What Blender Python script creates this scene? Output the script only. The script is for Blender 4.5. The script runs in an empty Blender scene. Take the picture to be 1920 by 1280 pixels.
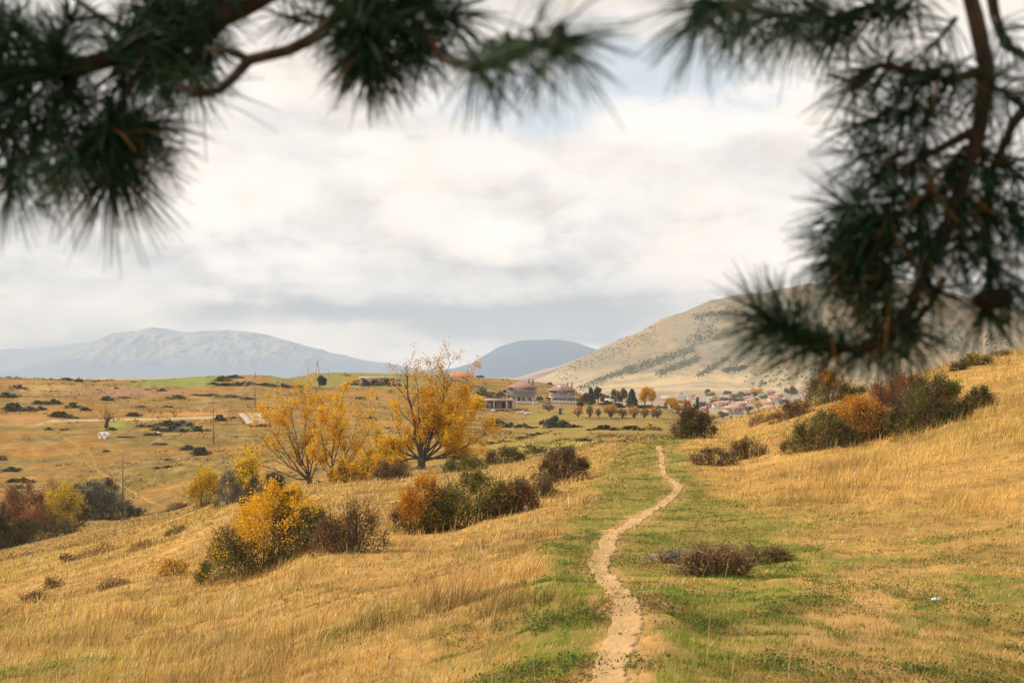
import bpy, math, random
import numpy as np
from mathutils import Vector
R = math.radians
sc = bpy.context.scene
COL = sc.collection
RNG = np.random.default_rng(7)

# ------------------------------------------------------------------ camera
F = 2667.0          # focal length in pixels of the 1920 wide photograph (50 mm lens)
HOR = 690.0         # pixel row of eye level
cd = bpy.data.cameras.new("camera"); cam = bpy.data.objects.new("camera", cd); COL.objects.link(cam)
cam.location = (0, 0, 0); cam.rotation_euler = (R(90), 0, 0)
cd.lens = 50; cd.sensor_width = 36; cd.shift_y = (HOR - 640) / 1920
cd.clip_start = 0.05; cd.clip_end = 40000
cd.dof.use_dof = True; cd.dof.focus_distance = 32; cd.dof.aperture_fstop = 5.6
sc.camera = cam
sc.view_settings.view_transform = 'Standard'; sc.view_settings.look = 'None'
sc.view_settings.exposure = 0.0; sc.view_settings.gamma = 1
sc.cycles.use_denoising = True
sc.cycles.max_bounces = 6; sc.cycles.diffuse_bounces = 3; sc.cycles.transparent_max_bounces = 8
sc.cycles.volume_bounces = 0
sc.cycles.sample_clamp_indirect = 4

# ------------------------------------------------------------------ light
SUN_EL, SUN_AZ = R(40), R(-75)      # azimuth measured from +Y (view direction) towards +X
sd = bpy.data.lights.new("sun", 'SUN'); sd.energy = 4.9; sd.angle = R(1.5); sd.color = (1.0, 0.88, 0.70)
sun = bpy.data.objects.new("sun", sd); COL.objects.link(sun)
_s = Vector((math.sin(SUN_AZ) * math.cos(SUN_EL), math.cos(SUN_AZ) * math.cos(SUN_EL), math.sin(SUN_EL)))
sun.rotation_euler = _s.to_track_quat('Z', 'Y').to_euler(); sun.location = (-30, 10, 40)

class NT:
    """tiny helper for node trees"""
    def __init__(s, tree): s.t = tree; s.n = tree.nodes; s.l = tree.links; s.n.clear()
    def node(s, typ, **kw):
        nd = s.n.new(typ)
        for k, v in kw.items(): setattr(nd, k, v)
        return nd
    def put(s, sock, v):
        if hasattr(v, 'is_output'): s.l.new(v, sock)
        else: sock.default_value = v
    def m(s, op, a, b=0.0, c=0.0, clamp=False):
        nd = s.node('ShaderNodeMath', operation=op, use_clamp=clamp)
        s.put(nd.inputs[0], a); s.put(nd.inputs[1], b); s.put(nd.inputs[2], c)
        return nd.outputs[0]
    def mix(s, f, a, b, blend='MIX'):
        nd = s.node('ShaderNodeMix', data_type='RGBA', blend_type=blend)
        s.put(nd.inputs[0], f)
        s.put(nd.inputs[6], a if hasattr(a, 'is_output') else (*a, 1)); s.put(nd.inputs[7], b if hasattr(b, 'is_output') else (*b, 1))
        return nd.outputs[2]
    def noise(s, vec, scale, detail=4, rough=0.55, dist=0.0, w=None):
        nd = s.node('ShaderNodeTexNoise')
        s.put(nd.inputs['Vector'], vec); nd.inputs['Scale'].default_value = scale
        nd.inputs['Detail'].default_value = detail; nd.inputs['Roughness'].default_value = rough
        nd.inputs['Distortion'].default_value = dist
        return nd.outputs[0]
    def comb(s, x, y, z):
        nd = s.node('ShaderNodeCombineXYZ'); s.put(nd.inputs[0], x); s.put(nd.inputs[1], y); s.put(nd.inputs[2], z)
        return nd.outputs[0]
    def ss(s, v, a, b):     # smoothstep
        nd = s.node('ShaderNodeMapRange', interpolation_type='SMOOTHSTEP')
        s.put(nd.inputs[0], v); nd.inputs[1].default_value = a; nd.inputs[2].default_value = b
        return nd.outputs[0]
    def scale3(s, vec, sx, sy, sz):
        nd = s.node('ShaderNodeVectorMath', operation='MULTIPLY'); s.put(nd.inputs[0], vec); nd.inputs[1].default_value = (sx, sy, sz)
        return nd.outputs[0]

world = bpy.data.worlds.new("World"); sc.world = world; world.use_nodes = True
w = NT(world.node_tree)
tc = w.node('ShaderNodeTexCoord'); sep = w.node('ShaderNodeSeparateXYZ'); w.l.new(tc.outputs['Generated'], sep.inputs[0])
X, Y, Z = sep.outputs
hyp = w.m('SQRT', w.m('ADD', w.m('MULTIPLY', X, X), w.m('MULTIPLY', Y, Y)))
hyp = w.m('MAXIMUM', hyp, 0.02)
AZ = w.m('ARCTAN2', X, Y)                         # direction angles of the sky dome
EL = w.m('MINIMUM', w.m('DIVIDE', Z, hyp), 6.0)
sky = w.node('ShaderNodeTexSky', sky_type='NISHITA'); sky.sun_disc = False
sky.sun_elevation = SUN_EL; sky.sun_rotation = SUN_AZ; sky.altitude = 500; sky.air_density = 1.0; sky.dust_density = 1.5
skyc = w.mix(1.0, sky.outputs[0], (0.085, 0.085, 0.09), 'MULTIPLY')
nA = w.noise(w.comb(w.m('MULTIPLY', AZ, 3.2), w.m('MULTIPLY', EL, 8.0), 5.0), 1.0, 7, 0.52, 0.25)
nB = w.noise(w.comb(w.m('MULTIPLY', AZ, 4.0), w.m('MULTIPLY', EL, 34.0), 3.0), 1.0, 6, 0.5, 0.3)
nC = w.noise(w.comb(w.m('MULTIPLY', AZ, 11.0), w.m('MULTIPLY', EL, 19.0), 7.0), 1.0, 7, 0.58, 0.35)
CX, CY = w.m('MULTIPLY', AZ, 5.5), w.m('MULTIPLY', EL, 9.0)
nP = w.noise(w.comb(CX, CY, 11.0), 1.0, 8, 0.5, 0.0)
nQ = w.noise(w.comb(w.m('ADD', CX, 0.05), w.m('ADD', CY, 0.16), 11.0), 1.0, 8, 0.5, 0.0)
relief = w.m('MULTIPLY', w.m('SUBTRACT', nP, nQ), 0.95)
nW = w.noise(w.comb(w.m('MULTIPLY', AZ, 18.0), w.m('MULTIPLY', EL, 24.0), 1.0), 1.0, 6, 0.6)
dW = w.m('MULTIPLY', w.m('SUBTRACT', nW, 0.5), 0.05)
def blob(u, v, ru, rv, warp=1.0):
    a0, e0 = math.atan((u - 960) / F), (HOR - v) / F
    da = w.m('DIVIDE', w.m('ADD', w.m('SUBTRACT', AZ, a0), w.m('MULTIPLY', dW, warp)), ru / F)
    de = w.m('DIVIDE', w.m('ADD', w.m('SUBTRACT', EL, e0), w.m('MULTIPLY', dW, -0.8 * warp)), rv / F)
    return w.m('POWER', 2.718, w.m('MULTIPLY', w.m('ADD', w.m('MULTIPLY', da, da), w.m('MULTIPLY', de, de)), -1.0))
# brightness field
br = w.m('ADD', 0.785, w.m('MULTIPLY', w.m('SUBTRACT', nA, 0.5), 0.26))
br = w.m('ADD', br, w.m('MULTIPLY', w.m('SUBTRACT', nC, 0.5), 0.18))
br = w.m('ADD', br, relief)
nR = w.noise(w.comb(w.m('MULTIPLY', CX, 2.3), w.m('MULTIPLY', CY, 2.6), 4.0), 1.0, 7, 0.55, 0.2)
nS = w.noise(w.comb(w.m('ADD', w.m('MULTIPLY', CX, 2.3), 0.06), w.m('ADD', w.m('MULTIPLY', CY, 2.6), 0.20), 4.0), 1.0, 7, 0.55, 0.2)
br = w.m('ADD', br, w.m('MULTIPLY', w.m('SUBTRACT', nR, nS), 0.34))
br = w.m('ADD', br, w.m('MULTIPLY', w.m('SUBTRACT', w.ss(nP, 0.47, 0.53), 0.5), 0.10))
low = w.m('SUBTRACT', 1.0, w.ss(EL, 0.03, 0.14))
br = w.m('ADD', br, w.m('MULTIPLY', w.m('MULTIPLY', w.m('SUBTRACT', nB, 0.5), 0.8), w.m('ADD', 0.12, low)))
for (u, v, ru, rv, amp, wp) in [
    (940, 590, 330, 44, -0.44, .6), (560, 588, 300, 24, -0.32, .5), (1150, 560, 160, 60, -0.14, .5), (110, 655, 200, 30, -0.22, .3),
    (640, 480, 320, 60, -0.10, .6), (1330, 300, 230, 110, 0.05, .6), (1330, 225, 220, 45, 0.22, .8),
    (918, 448, 46, 36, 0.20, 1.2), (960, 485, 80, 30, 0.16, 1.0), (925, 520, 200, 20, -0.08, .8), (180, 590, 260, 22, 0.12, .3), (740, 663, 200, 14, 0.14, .2),
    (450, 330, 260, 110, 0.07, .6), (100, 520, 240, 70, 0.06, .5), (960, 300, 100, 50, -0.05, .8), (600, 610, 500, 12, 0.07, .3), (1450, 420, 250, 110, -0.06, .6)]:
    br = w.m('ADD', br, w.m('MULTIPLY', blob(u, v, ru, rv, wp), amp))
br = w.m('MINIMUM', w.m('MAXIMUM', br, 0.36), 0.98)
t = w.ss(br, 0.38, 0.90)
darkc = w.mix(w.ss(EL, 0.015, 0.13), (0.46, 0.52, 0.59), (0.60, 0.59, 0.58))
cloud = w.mix(t, darkc, (0.985, 0.92, 0.86))
warm = w.m('MULTIPLY', w.ss(nC, 0.42, 0.62), 0.55)
cloud = w.mix(warm, cloud, w.mix(1.0, cloud, (1.0, 0.94, 0.87), 'MULTIPLY'))
cloud = w.mix(1.0, cloud, w.comb(w.m('ADD', .62, w.m('MULTIPLY', br, .42)), w.m('ADD', .62, w.m('MULTIPLY', br, .42)), w.m('ADD', .62, w.m('MULTIPLY', br, .42))), 'MULTIPLY')
# blue openings
hole = w.m('ADD', w.m('ADD', blob(1290, 165, 150, 38, 1.6), blob(1020, 190, 190, 55, 1.6)), blob(1180, 110, 160, 50, 1.4))
hole = w.m('ADD', hole, w.m('MULTIPLY', w.ss(EL, 0.30, 0.75), w.ss(nA, 0.50, 0.38)))
hole = w.m('MULTIPLY', hole, w.ss(nC, 0.30, 0.62))
hole = w.m('MINIMUM', w.m('MULTIPLY', hole, 1.3), 0.62)
blue = w.mix(0.75, skyc, (0.60, 0.74, 0.86))
final = w.mix(hole, cloud, blue)
bg = w.node('ShaderNodeBackground'); w.l.new(final, bg.inputs[0]); w.l.new(w.m('MULTIPLY', w.m('ADD', 1.0, w.m('MULTIPLY', w.m('POWER', 2.718, w.m('MULTIPLY', w.m('MAXIMUM', EL, 0.0), -9.0)), 0.50)), 1.07), bg.inputs[1])
wo = w.node('ShaderNodeOutputWorld'); w.l.new(bg.outputs[0], wo.inputs[0])

# ------------------------------------------------------------------ numeric noise
_T = np.random.default_rng(11).random((256, 256))
def vnoise(x, y, seed=0):
    x = np.asarray(x, float) + seed * 17.3; y = np.asarray(y, float) + seed * 9.7
    xi = np.floor(x).astype(int); yi = np.floor(y).astype(int); fx = x - xi; fy = y - yi
    fx = fx * fx * (3 - 2 * fx); fy = fy * fy * (3 - 2 * fy)
    a = _T[xi & 255, yi & 255]; b = _T[(xi + 1) & 255, yi & 255]; c = _T[xi & 255, (yi + 1) & 255]; d = _T[(xi + 1) & 255, (yi + 1) & 255]
    return (a * (1 - fx) + b * fx) * (1 - fy) + (c * (1 - fx) + d * fx) * fy
def fbm(x, y, o=4, seed=0):
    s = 0; a = 0.5; n = 0
    for k in range(o):
        s = s + a * vnoise(np.asarray(x) * 2 ** k, np.asarray(y) * 2 ** k, seed + k * 3); n += a; a *= 0.5
    return s / n
def sst(v, a, b):
    t = np.clip((v - a) / (b - a), 0, 1); return t * t * (3 - 2 * t)
def pchip(x, y, q):
    x = np.asarray(x, float); y = np.asarray(y, float); h = np.diff(x); dl = np.diff(y) / h
    d = np.zeros(len(x)); d[0] = dl[0]; d[-1] = dl[-1]
    for i in range(1, len(x) - 1):
        if dl[i-1] * dl[i] > 0:
            w1 = 2 * h[i] + h[i-1]; w2 = h[i] + 2 * h[i-1]; d[i] = (w1 + w2) / (w1 / dl[i-1] + w2 / dl[i])
    q = np.clip(q, x[0], x[-1]); i = np.clip(np.searchsorted(x, q) - 1, 0, len(x) - 2); t = (q - x[i]) / h[i]
    return ((1 + 2*t) * (1-t)**2 * y[i] + t * (1-t)**2 * h[i] * d[i] + t*t*(3-2*t) * y[i+1] + t*t*(t-1) * h[i] * d[i+1])

# ------------------------------------------------------------------ terrain: measured profiles (distance m, pixel row) per bearing
PROF = {
 0:   [(19,1280),(28,1205),(45,1130),(56,1138),(75,1090),(110,1042),(150,1012),(200,968),(235,925),(270,875),(325,792),(345,780),(400,742),(480,709)],
 230: [(17,1280),(25,1190),(42,1087),(52,1082),(70,1040),(100,1000),(140,975),(200,968),(230,925),(270,860),(330,792),(350,778),(410,738),(490,714)],
 480: [(14.5,1280),(22,1170),(37,1055),(47,1005),(64,968),(100,922),(112,945),(150,930),(200,900),(270,842),(330,798),(400,752),(450,728),(520,702)],
 620: [(13,1280),(19,1165),(32,1030),(42,975),(60,940),(105,905),(118,912),(150,895),(200,868),(270,828),(340,795),(430,752),(560,722),(640,698)],
 790: [(11.5,1280),(16,1160),(26,1060),(37,1000),(50,945),(75,908),(108,882),(122,885),(150,868),(200,848),(280,815),(350,793),(430,770),(540,722),(650,702)],
 930: [(10.3,1280),(14,1160),(23,1050),(33,985),(44,940),(65,895),(90,876),(120,862),(150,852),(200,838),(280,815),(350,797),(450,770),(540,752),(600,728),(680,709)],
 1050:[(9.5,1280),(12.5,1160),(21,1040),(30,975),(42,925),(60,890),(80,870),(105,852),(140,837),(200,820),(300,800),(400,780),(520,762),(560,754),(600,741),(680,722)],
 1150:[(9.2,1280),(12.2,1155),(21,1045),(30,970),(43,908),(62,862),(80,838),(105,830),(150,822),(200,812),(300,797),(400,783),(520,766),(560,760),(600,758),(640,762)],
 1240:[(9,1280),(12,1150),(21,1050),(30,965),(45,898),(65,838),(75,825),(88,830),(150,822),(200,813),(300,797),(380,785),(450,780),(520,766),(560,762),(620,764),(700,775)],
 1300:[(9.1,1280),(13,1150),(21.5,1045),(31,957),(46,890),(68,828),(86,812),(105,835),(200,830),(300,812),(400,800),(520,790),(700,786)],
 1370:[(9.2,1280),(14,1150),(22,1040),(32,950),(48,880),(70,825),(98,790),(120,815),(200,840),(400,815),(700,790)],
 1500:[(9.5,1280),(14,1140),(22,1030),(32,930),(48,855),(65,805),(90,757),(110,775),(200,830),(400,815),(700,790)],
 1640:[(9.8,1280),(14.5,1130),(23,1010),(34,905),(50,832),(64,772),(85,728),(105,745),(200,820),(400,815),(700,790)],
 1780:[(10,1280),(15,1120),(24,990),(35,880),(50,780),(66,715),(82,684),(100,700),(200,800),(400,815),(700,790)],
 1920:[(10.5,1280),(16,1100),(25,960),(36,845),(50,752),(70,684),(90,657),(110,670),(200,790),(400,815),(700,790)],
}
us = sorted(PROF); LR = np.log(np.geomspace(0.5, 15000, 700))
tab = []
for u in us:
    k = [(0.5, -1.70), (3.0, -1.74)]
    for d, v in PROF[u]:
        k.append((d, -(v - HOR) / F * d))
    d0 = PROF[u][-1][0]
    for d, z in ((1100, -29.5), (2000, -31), (5000, -40), (15000, -80)):
        k.append((d, z))
    k = np.array(k); tab.append(pchip(np.log(k[:, 0]), k[:, 1], LR))
tab = np.array(tab)
UG = np.linspace(0, 1920, 193)
T2 = np.stack([pchip(us, tab[:, j], UG) for j in range(len(LR))], 1)
# soften along the bearing
for _ in range(3):
    T2[1:-1] = (T2[:-2] + 2 * T2[1:-1] + T2[2:]) / 4
    T2[:, 1:-1] = (T2[:, :-2] + 2 * T2[:, 1:-1] + T2[:, 2:]) / 4
def _look(u, d):
    a = np.clip(u / 10.0, 0, 191.999); b = np.clip((np.log(np.maximum(d, .5)) - LR[0]) / (LR[1] - LR[0]), 0, len(LR) - 1.001)
    i = a.astype(int); j = b.astype(int); fa = a - i; fb = b - j
    return (T2[i, j] * (1-fa) + T2[i+1, j] * fa) * (1-fb) + (T2[i, j+1] * (1-fa) + T2[i+1, j+1] * fa) * fb
TH0, TH1 = math.atan((0 - 960) / F), math.atan((1920 - 960) / F)
def gz(x, y):
    x = np.asarray(x, float); y = np.asarray(y, float)
    r = np.hypot(x, y); th = np.arctan2(x, y); tc_ = np.clip(th, TH0, TH1)
    z = _look(960 + F * np.tan(tc_), r * np.cos(tc_))
    back = sst(np.abs(th), R(50), R(170))
    zm = 0.5 * (_look(np.zeros_like(r), r) + _look(np.full_like(r, 1920.), r))
    z = z * (1 - back) + zm * back
    a1 = 0.10 * sst(r, 5, 25) * (1 - sst(r, 300, 900)); a2 = 2.6 * sst(r, 110, 260) * (1 - sst(r, 480, 700))
    z = z + a1 * (fbm(x / 1.9, y / 1.9, 4, 1) - .5) * 2.2 + a2 * (fbm(x / 34, y / 22, 5, 5) - .5)
    z = z + 0.09 * sst(r, 4, 10) * (1 - sst(r, 60, 120)) * (fbm(x / .5, y / .5, 3, 21) - .5)
    z = z + 5.0 * sst(r, 1500, 4000) * (fbm(x / 500, y / 500, 4, 9) - .5)
    # low bank across the slope left of the path
    du = 960 + F * x / np.maximum(y, .1)
    bx = (x + 0.35) ; by = y - (13.2 + 0.12 * (x + .35))
    m = sst(x, -2.2, -1.2) * (1 - sst(x, 0.55, .95)) * np.where(y > 0, 1, 0)
    z = z - 0.20 * m * np.exp(-(by / .5) ** 2)
    return z
def vrow(u, d): return HOR - gz((u - 960) / F * d, d) * F / d
_dm = np.geomspace(6, 3000, 1500)
def at(u, v):
    """ground point of the measured spot (u, v)"""
    r = vrow(np.full_like(_dm, u), _dm); k = np.nonzero((r[:-1] > v) & (r[1:] <= v))[0]
    if len(k) == 0: d = _dm[int(np.argmin(np.abs(r - v)))]
    else:
        i = k[0]; d = _dm[i] + (_dm[i+1] - _dm[i]) * (r[i] - v) / (r[i] - r[i+1])
    x = (u - 960) / F * d
    return np.array([x, d, float(gz(x, d))])
def atd(u, d): x = (u - 960) / F * d; return np.array([x, d, float(gz(x, d))])

# ------------------------------------------------------------------ object helpers
def tag(o, label=None, cat=None, group=None, kind=None):
    if label: o['label'] = label
    if cat: o['category'] = cat
    if group: o['group'] = group
    if kind: o['kind'] = kind
    return o
def empty(name, loc, label, cat, group=None):
    o = bpy.data.objects.new(name, None); COL.objects.link(o); o.location = [float(c) for c in loc]; o.empty_display_size = .2
    return tag(o, label, cat, group)
def mesh(name, V, quads=None, tris=None, mat=None, parent=None, col=None, smooth=False, loc=None):
    V = np.asarray(V, np.float32).reshape(-1, 3)
    q = np.zeros((0, 4), np.int32) if quads is None else np.asarray(quads, np.int32).reshape(-1, 4)
    t = np.zeros((0, 3), np.int32) if tris is None else np.asarray(tris, np.int32).reshape(-1, 3)
    me = bpy.data.meshes.new(name); me.vertices.add(len(V)); me.vertices.foreach_set('co', V.ravel())
    me.loops.add(q.size + t.size); me.loops.foreach_set('vertex_index', np.concatenate([q.ravel(), t.ravel()]))
    me.polygons.add(len(q) + len(t))
    me.polygons.foreach_set('loop_start', np.concatenate([np.arange(len(q)) * 4, q.size + np.arange(len(t)) * 3]).astype(np.int32))
    if smooth: me.polygons.foreach_set('use_smooth', np.ones(len(q) + len(t), bool))
    if col is not None:
        ca = me.color_attributes.new('Col', 'FLOAT_COLOR', 'POINT')
        c4 = np.ones((len(V), 4), np.float32); c4[:, :3] = col; ca.data.foreach_set('color', c4.ravel())
    me.update(calc_edges=True)
    if mat: me.materials.append(mat)
    o = bpy.data.objects.new(name, me); COL.objects.link(o)
    if loc is not None: o.location = [float(c) for c in loc]
    if parent: o.parent = parent
    return o
class MB:
    def __init__(s): s.V = []; s.Q = []; s.T = []; s.n = 0
    def add(s, V, Q=(), T=()):
        s.V.append(np.asarray(V, float).reshape(-1, 3))
        if len(Q): s.Q.append(np.asarray(Q) + s.n)
        if len(T): s.T.append(np.asarray(T) + s.n)
        s.n += len(s.V[-1]); return s
    def box(s, c, d, rz=0.0, taper=1.0):
        c = np.array(c, float); d = np.array(d, float) / 2
        P = np.array([[sx * d[0] * (taper if sz > 0 else 1), sy * d[1] * (taper if sz > 0 else 1), sz * d[2]] for sz in (-1, 1) for sx, sy in ((-1, -1), (1, -1), (1, 1), (-1, 1))])
        if rz: P = P @ np.array([[math.cos(rz), math.sin(rz), 0], [-math.sin(rz), math.cos(rz), 0], [0, 0, 1]])
        return s.add(P + c, [(3,2,1,0),(4,5,6,7),(0,1,5,4),(1,2,6,5),(2,3,7,6),(3,0,4,7)])
    def tube(s, P, rad, n=6, cap=True):
        P = np.asarray(P, float); rad = np.broadcast_to(np.asarray(rad, float), (len(P),)); rings = []
        up = np.array([0.31, 0.17, 0.93])
        for i in range(len(P)):
            t = P[min(i+1, len(P)-1)] - P[max(i-1, 0)]; t = t / (np.linalg.norm(t) + 1e-9)
            a = np.cross(t, up); a /= np.linalg.norm(a) + 1e-9; b = np.cross(t, a)
            an = np.arange(n) * 2 * math.pi / n
            rings.append(P[i] + rad[i] * (np.cos(an)[:, None] * a + np.sin(an)[:, None] * b))
        V = np.concatenate(rings); Q = []
        for i in range(len(P) - 1):
            for k in range(n):
                Q.append((i*n+k, i*n+(k+1) % n, (i+1)*n+(k+1) % n, (i+1)*n+k))
        T = []
        if cap:
            V = np.concatenate([V, [P[0]], [P[-1]]])
            for k in range(n): T.append((len(V)-2, (k+1) % n, k)); T.append((len(V)-1, (len(P)-1)*n+k, (len(P)-1)*n+(k+1) % n))
        return s.add(V, Q, T)
    def build(s, name, mat, parent=None, smooth=False, loc=None, org=None, col=None):
        V = np.concatenate(s.V)
        if org is not None: V = V - np.asarray(org)
        return mesh(name, V, np.concatenate(s.Q) if s.Q else None, np.concatenate(s.T) if s.T else None, mat, parent, col, smooth, loc)

def mat_attr(name, rough=0.9, trans=0.0, noise_scale=None, amt=0.3, bump=None, spec=0.15, mult=1.0):
    """surface whose own colour is stored on the mesh, broken up by noise"""
    m = bpy.data.materials.new(name); m.use_nodes = True; n = NT(m.node_tree)
    at_ = n.node('ShaderNodeAttribute', attribute_name='Col'); c = at_.outputs['Color']
    tc = n.node('ShaderNodeTexCoord')
    if noise_scale:
        acc = None
        for s_, a_ in (noise_scale if isinstance(noise_scale, list) else [(noise_scale, amt)]):
            v = n.noise(tc.outputs['Object'], s_, 5, 0.6)
            k = n.m('ADD', 1 - a_, n.m('MULTIPLY', v, 2 * a_))
            acc = k if acc is None else n.m('MULTIPLY', acc, k)
        c = n.mix(1.0, c, n.comb(acc, acc, acc), 'MULTIPLY')
    b = n.node('ShaderNodeBsdfPrincipled'); n.l.new(c, b.inputs['Base Color']); b.inputs['Roughness'].default_value = rough
    b.inputs['Specular IOR Level'].default_value = spec
    out = n.node('ShaderNodeOutputMaterial')
    if bump:
        bn = n.node('ShaderNodeBump'); bn.inputs['Strength'].default_value = bump[1]; bn.inputs['Distance'].default_value = bump[2]
        n.l.new(n.noise(tc.outputs['Object'], bump[0], 6, 0.65), bn.inputs['Height']); n.l.new(bn.outputs[0], b.inputs['Normal'])
    if trans:
        tr = n.node('ShaderNodeBsdfTranslucent'); n.l.new(c, tr.inputs[0])
        mx = n.node('ShaderNodeMixShader'); mx.inputs[0].default_value = trans
        n.l.new(b.outputs[0], mx.inputs[1]); n.l.new(tr.outputs[0], mx.inputs[2]); n.l.new(mx.outputs[0], out.inputs[0])
    else: n.l.new(b.outputs[0], out.inputs[0])
    return m
def mat_noise(name, c1, c2, scale=4.0, rough=0.85, stretch=(1,1,1), lo=.35, hi=.65, metal=0.0, bump=0.0, spec=.3, c3=None):
    m = bpy.data.materials.new(name); m.use_nodes = True; n = NT(m.node_tree)
    tc = n.node('ShaderNodeTexCoord'); v = n.scale3(tc.outputs['Object'], *stretch)
    nz = n.noise(v, scale, 6, 0.6)
    c = n.mix(n.ss(nz, lo, hi), c1, c2)
    if c3: c = n.mix(n.ss(n.noise(v, scale * .23, 5, .6), .52, .62), c, c3)
    b = n.node('ShaderNodeBsdfPrincipled'); n.l.new(c, b.inputs['Base Color']); b.inputs['Roughness'].default_value = rough
    b.inputs['Metallic'].default_value = metal; b.inputs['Specular IOR Level'].default_value = spec
    if bump:
        bn = n.node('ShaderNodeBump'); bn.inputs['Strength'].default_value = .6; bn.inputs['Distance'].default_value = bump
        n.l.new(nz, bn.inputs['Height']); n.l.new(bn.outputs[0], b.inputs['Normal'])
    o = n.node('ShaderNodeOutputMaterial'); n.l.new(b.outputs[0], o.inputs[0]); return m

M_LEAF = mat_attr('leaves', .75, .25, None, spec=.2)
M_GRASS = mat_attr('grass_blades', .8, .3, None, spec=.1)
M_NEEDLE = mat_attr('pine_needles', .6, .12, None, spec=.12)
M_BARK = mat_noise('bark', (.055,.042,.032), (.13,.105,.085), 14, .95, (1,1,.3), bump=.01)
M_TWIG = mat_noise('twig_bark', (.10,.075,.055), (.22,.17,.13), 9, .95, bump=.004)
M_GREYTWIG = mat_noise('grey_twigs', (.25,.21,.17), (.42,.37,.31), 9, .9)
M_PINEBARK = mat_noise('pine_bark', (.022,.016,.012), (.06,.036,.022), 30, .95, (1,1,.5), bump=.004)

# ------------------------------------------------------------------ path line and ground cover zones
PATH = [(1128,1330,100),(1140,1280,88),(1150,1240,84),(1163,1200,84),(1178,1165,86),(1172,1130,62),(1150,1100,52),(1128,1075,48),(1127,1050,46),(1140,1020,42),(1155,1000,38),
        (1190,978,34),(1225,955,28),(1250,938,24),(1268,922,20),(1274,911,18),(1262,903,15),(1248,892,13),(1243,875,12),(1241,858,12),(1237,842,11),(1233,836,9)]
pp = []
for u, v, wpx in PATH:
    p = at(u, v); pp.append((p[0], p[1], wpx * .76 * p[1] / F))
pp = np.array(pp)
_l = np.concatenate([[0], np.cumsum(np.hypot(np.diff(pp[:, 0]), np.diff(pp[:, 1])))])
_q = np.linspace(0, _l[-1], 2600)
PX, PY, PW = (pchip(_l, pp[:, k], _q) for k in range(3))
def path_dist(x, y):
    """distance in metres to the path edge (negative inside)"""
    x = np.asarray(x); out = np.full(x.shape, 9.0); m = np.nonzero((y > 6) & (y < 90) & (np.abs(x - np.interp(y, PY, PX)) < 5))[0]
    for k in range(0, len(m), 20000):
        i = m[k:k+20000]
        d = np.hypot(x[i, None] - PX[None, ::10], y[i, None] - PY[None, ::10]) - PW[None, ::10] / 2
        out[i] = d.min(1)
    return out
def g2(u, v, u0, v0, ru, rv): return np.exp(-((u - u0) / ru) ** 2 - ((v - v0) / rv) ** 2)
def zones(x, y):
    x = np.asarray(x, float); y = np.asarray(y, float); yy = np.maximum(y, .5)
    u = np.clip(960 + F * x / yy, -2500, 4500); d = yy; v = HOR - gz(x, y) * F / yy
    n1 = fbm(x / 2.2, y / 3.2, 4, 31); n2 = fbm(x / .55, y / .9, 4, 41); n3 = fbm(x / 9, y / 13, 4, 51)
    L = np.interp(v, [825, 850, 930, 1000, 1080, 1150, 1280, 1500], [1195, 1160, 1098, 1035, 985, 950, 870, 760]) + (n1 - .5) * 140
    Rr = np.interp(v, [825, 870, 930, 1000], [1265, 1285, 1330, 1500]) + (n1 - .5) * 120
    strip = sst(u, L - 25, L + 45) * (1 - sst(u, Rr - 20, Rr + 40))
    g = strip * np.clip(.55 + 3.6 * (n2 * .5 + n1 * .5 - .40), 0, 1)
    right = sst(u, Rr - 30, Rr + 40) * sst(v, 890 + (u - 1280) * .10, 1010 + (u - 1280) * .10)
    gp = n1 * .42 + n2 * .42 + n3 * .16; g = np.maximum(g, right * (.24 + .76 * sst(gp, .452, .52)))
    g = np.maximum(g, .5 * (1 - sst(u, 1900, 2100)) * sst(u, L - 900, L) * 0)
    leftg = (1 - sst(u, L - 30, L)) * sst(v, 1130, 1260) * sst(n1 * .6 + n3 * .4, .52, .66) * .8
    g = np.maximum(g, leftg)
    g = np.maximum(g, np.clip(g2(u, v, 1060, 1150, 80, 16) + g2(u, v, 950, 1235, 110, 50) * 1.1 * sst(n2, .3, .6) + g2(u, v, 1500, 1125, 90, 16) * sst(n2, .3, .55)
        + g2(u, v, 1300, 1180, 110, 45) * sst(n2, .35, .6) + g2(u, v, 1400, 995, 80, 10) + g2(u, v, 1430, 1060, 120, 10) * .6, 0, 1))
    soil = right * sst(fbm(x / 1.1, y / 1.0, 4, 57), .52, .62) * (1 - g * .8) * .8
    soil = np.maximum(soil, np.clip(g2(u, v, 1240, 1055, 70, 22) + g2(u, v, 1650, 1110, 120, 30) * .8 + g2(u, v, 1560, 1190, 150, 30) * .7, 0, 1) * sst(n2, .3, .5))
    pd_ = path_dist(x, y); soil = np.maximum(soil, .9 * (1 - sst(pd_ + (n2 - .5) * .7, .0, .35))); near = 1 - sst(d, 80, 125)
    return u, v, d, n1, n2, n3, g * near, soil * near

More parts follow.
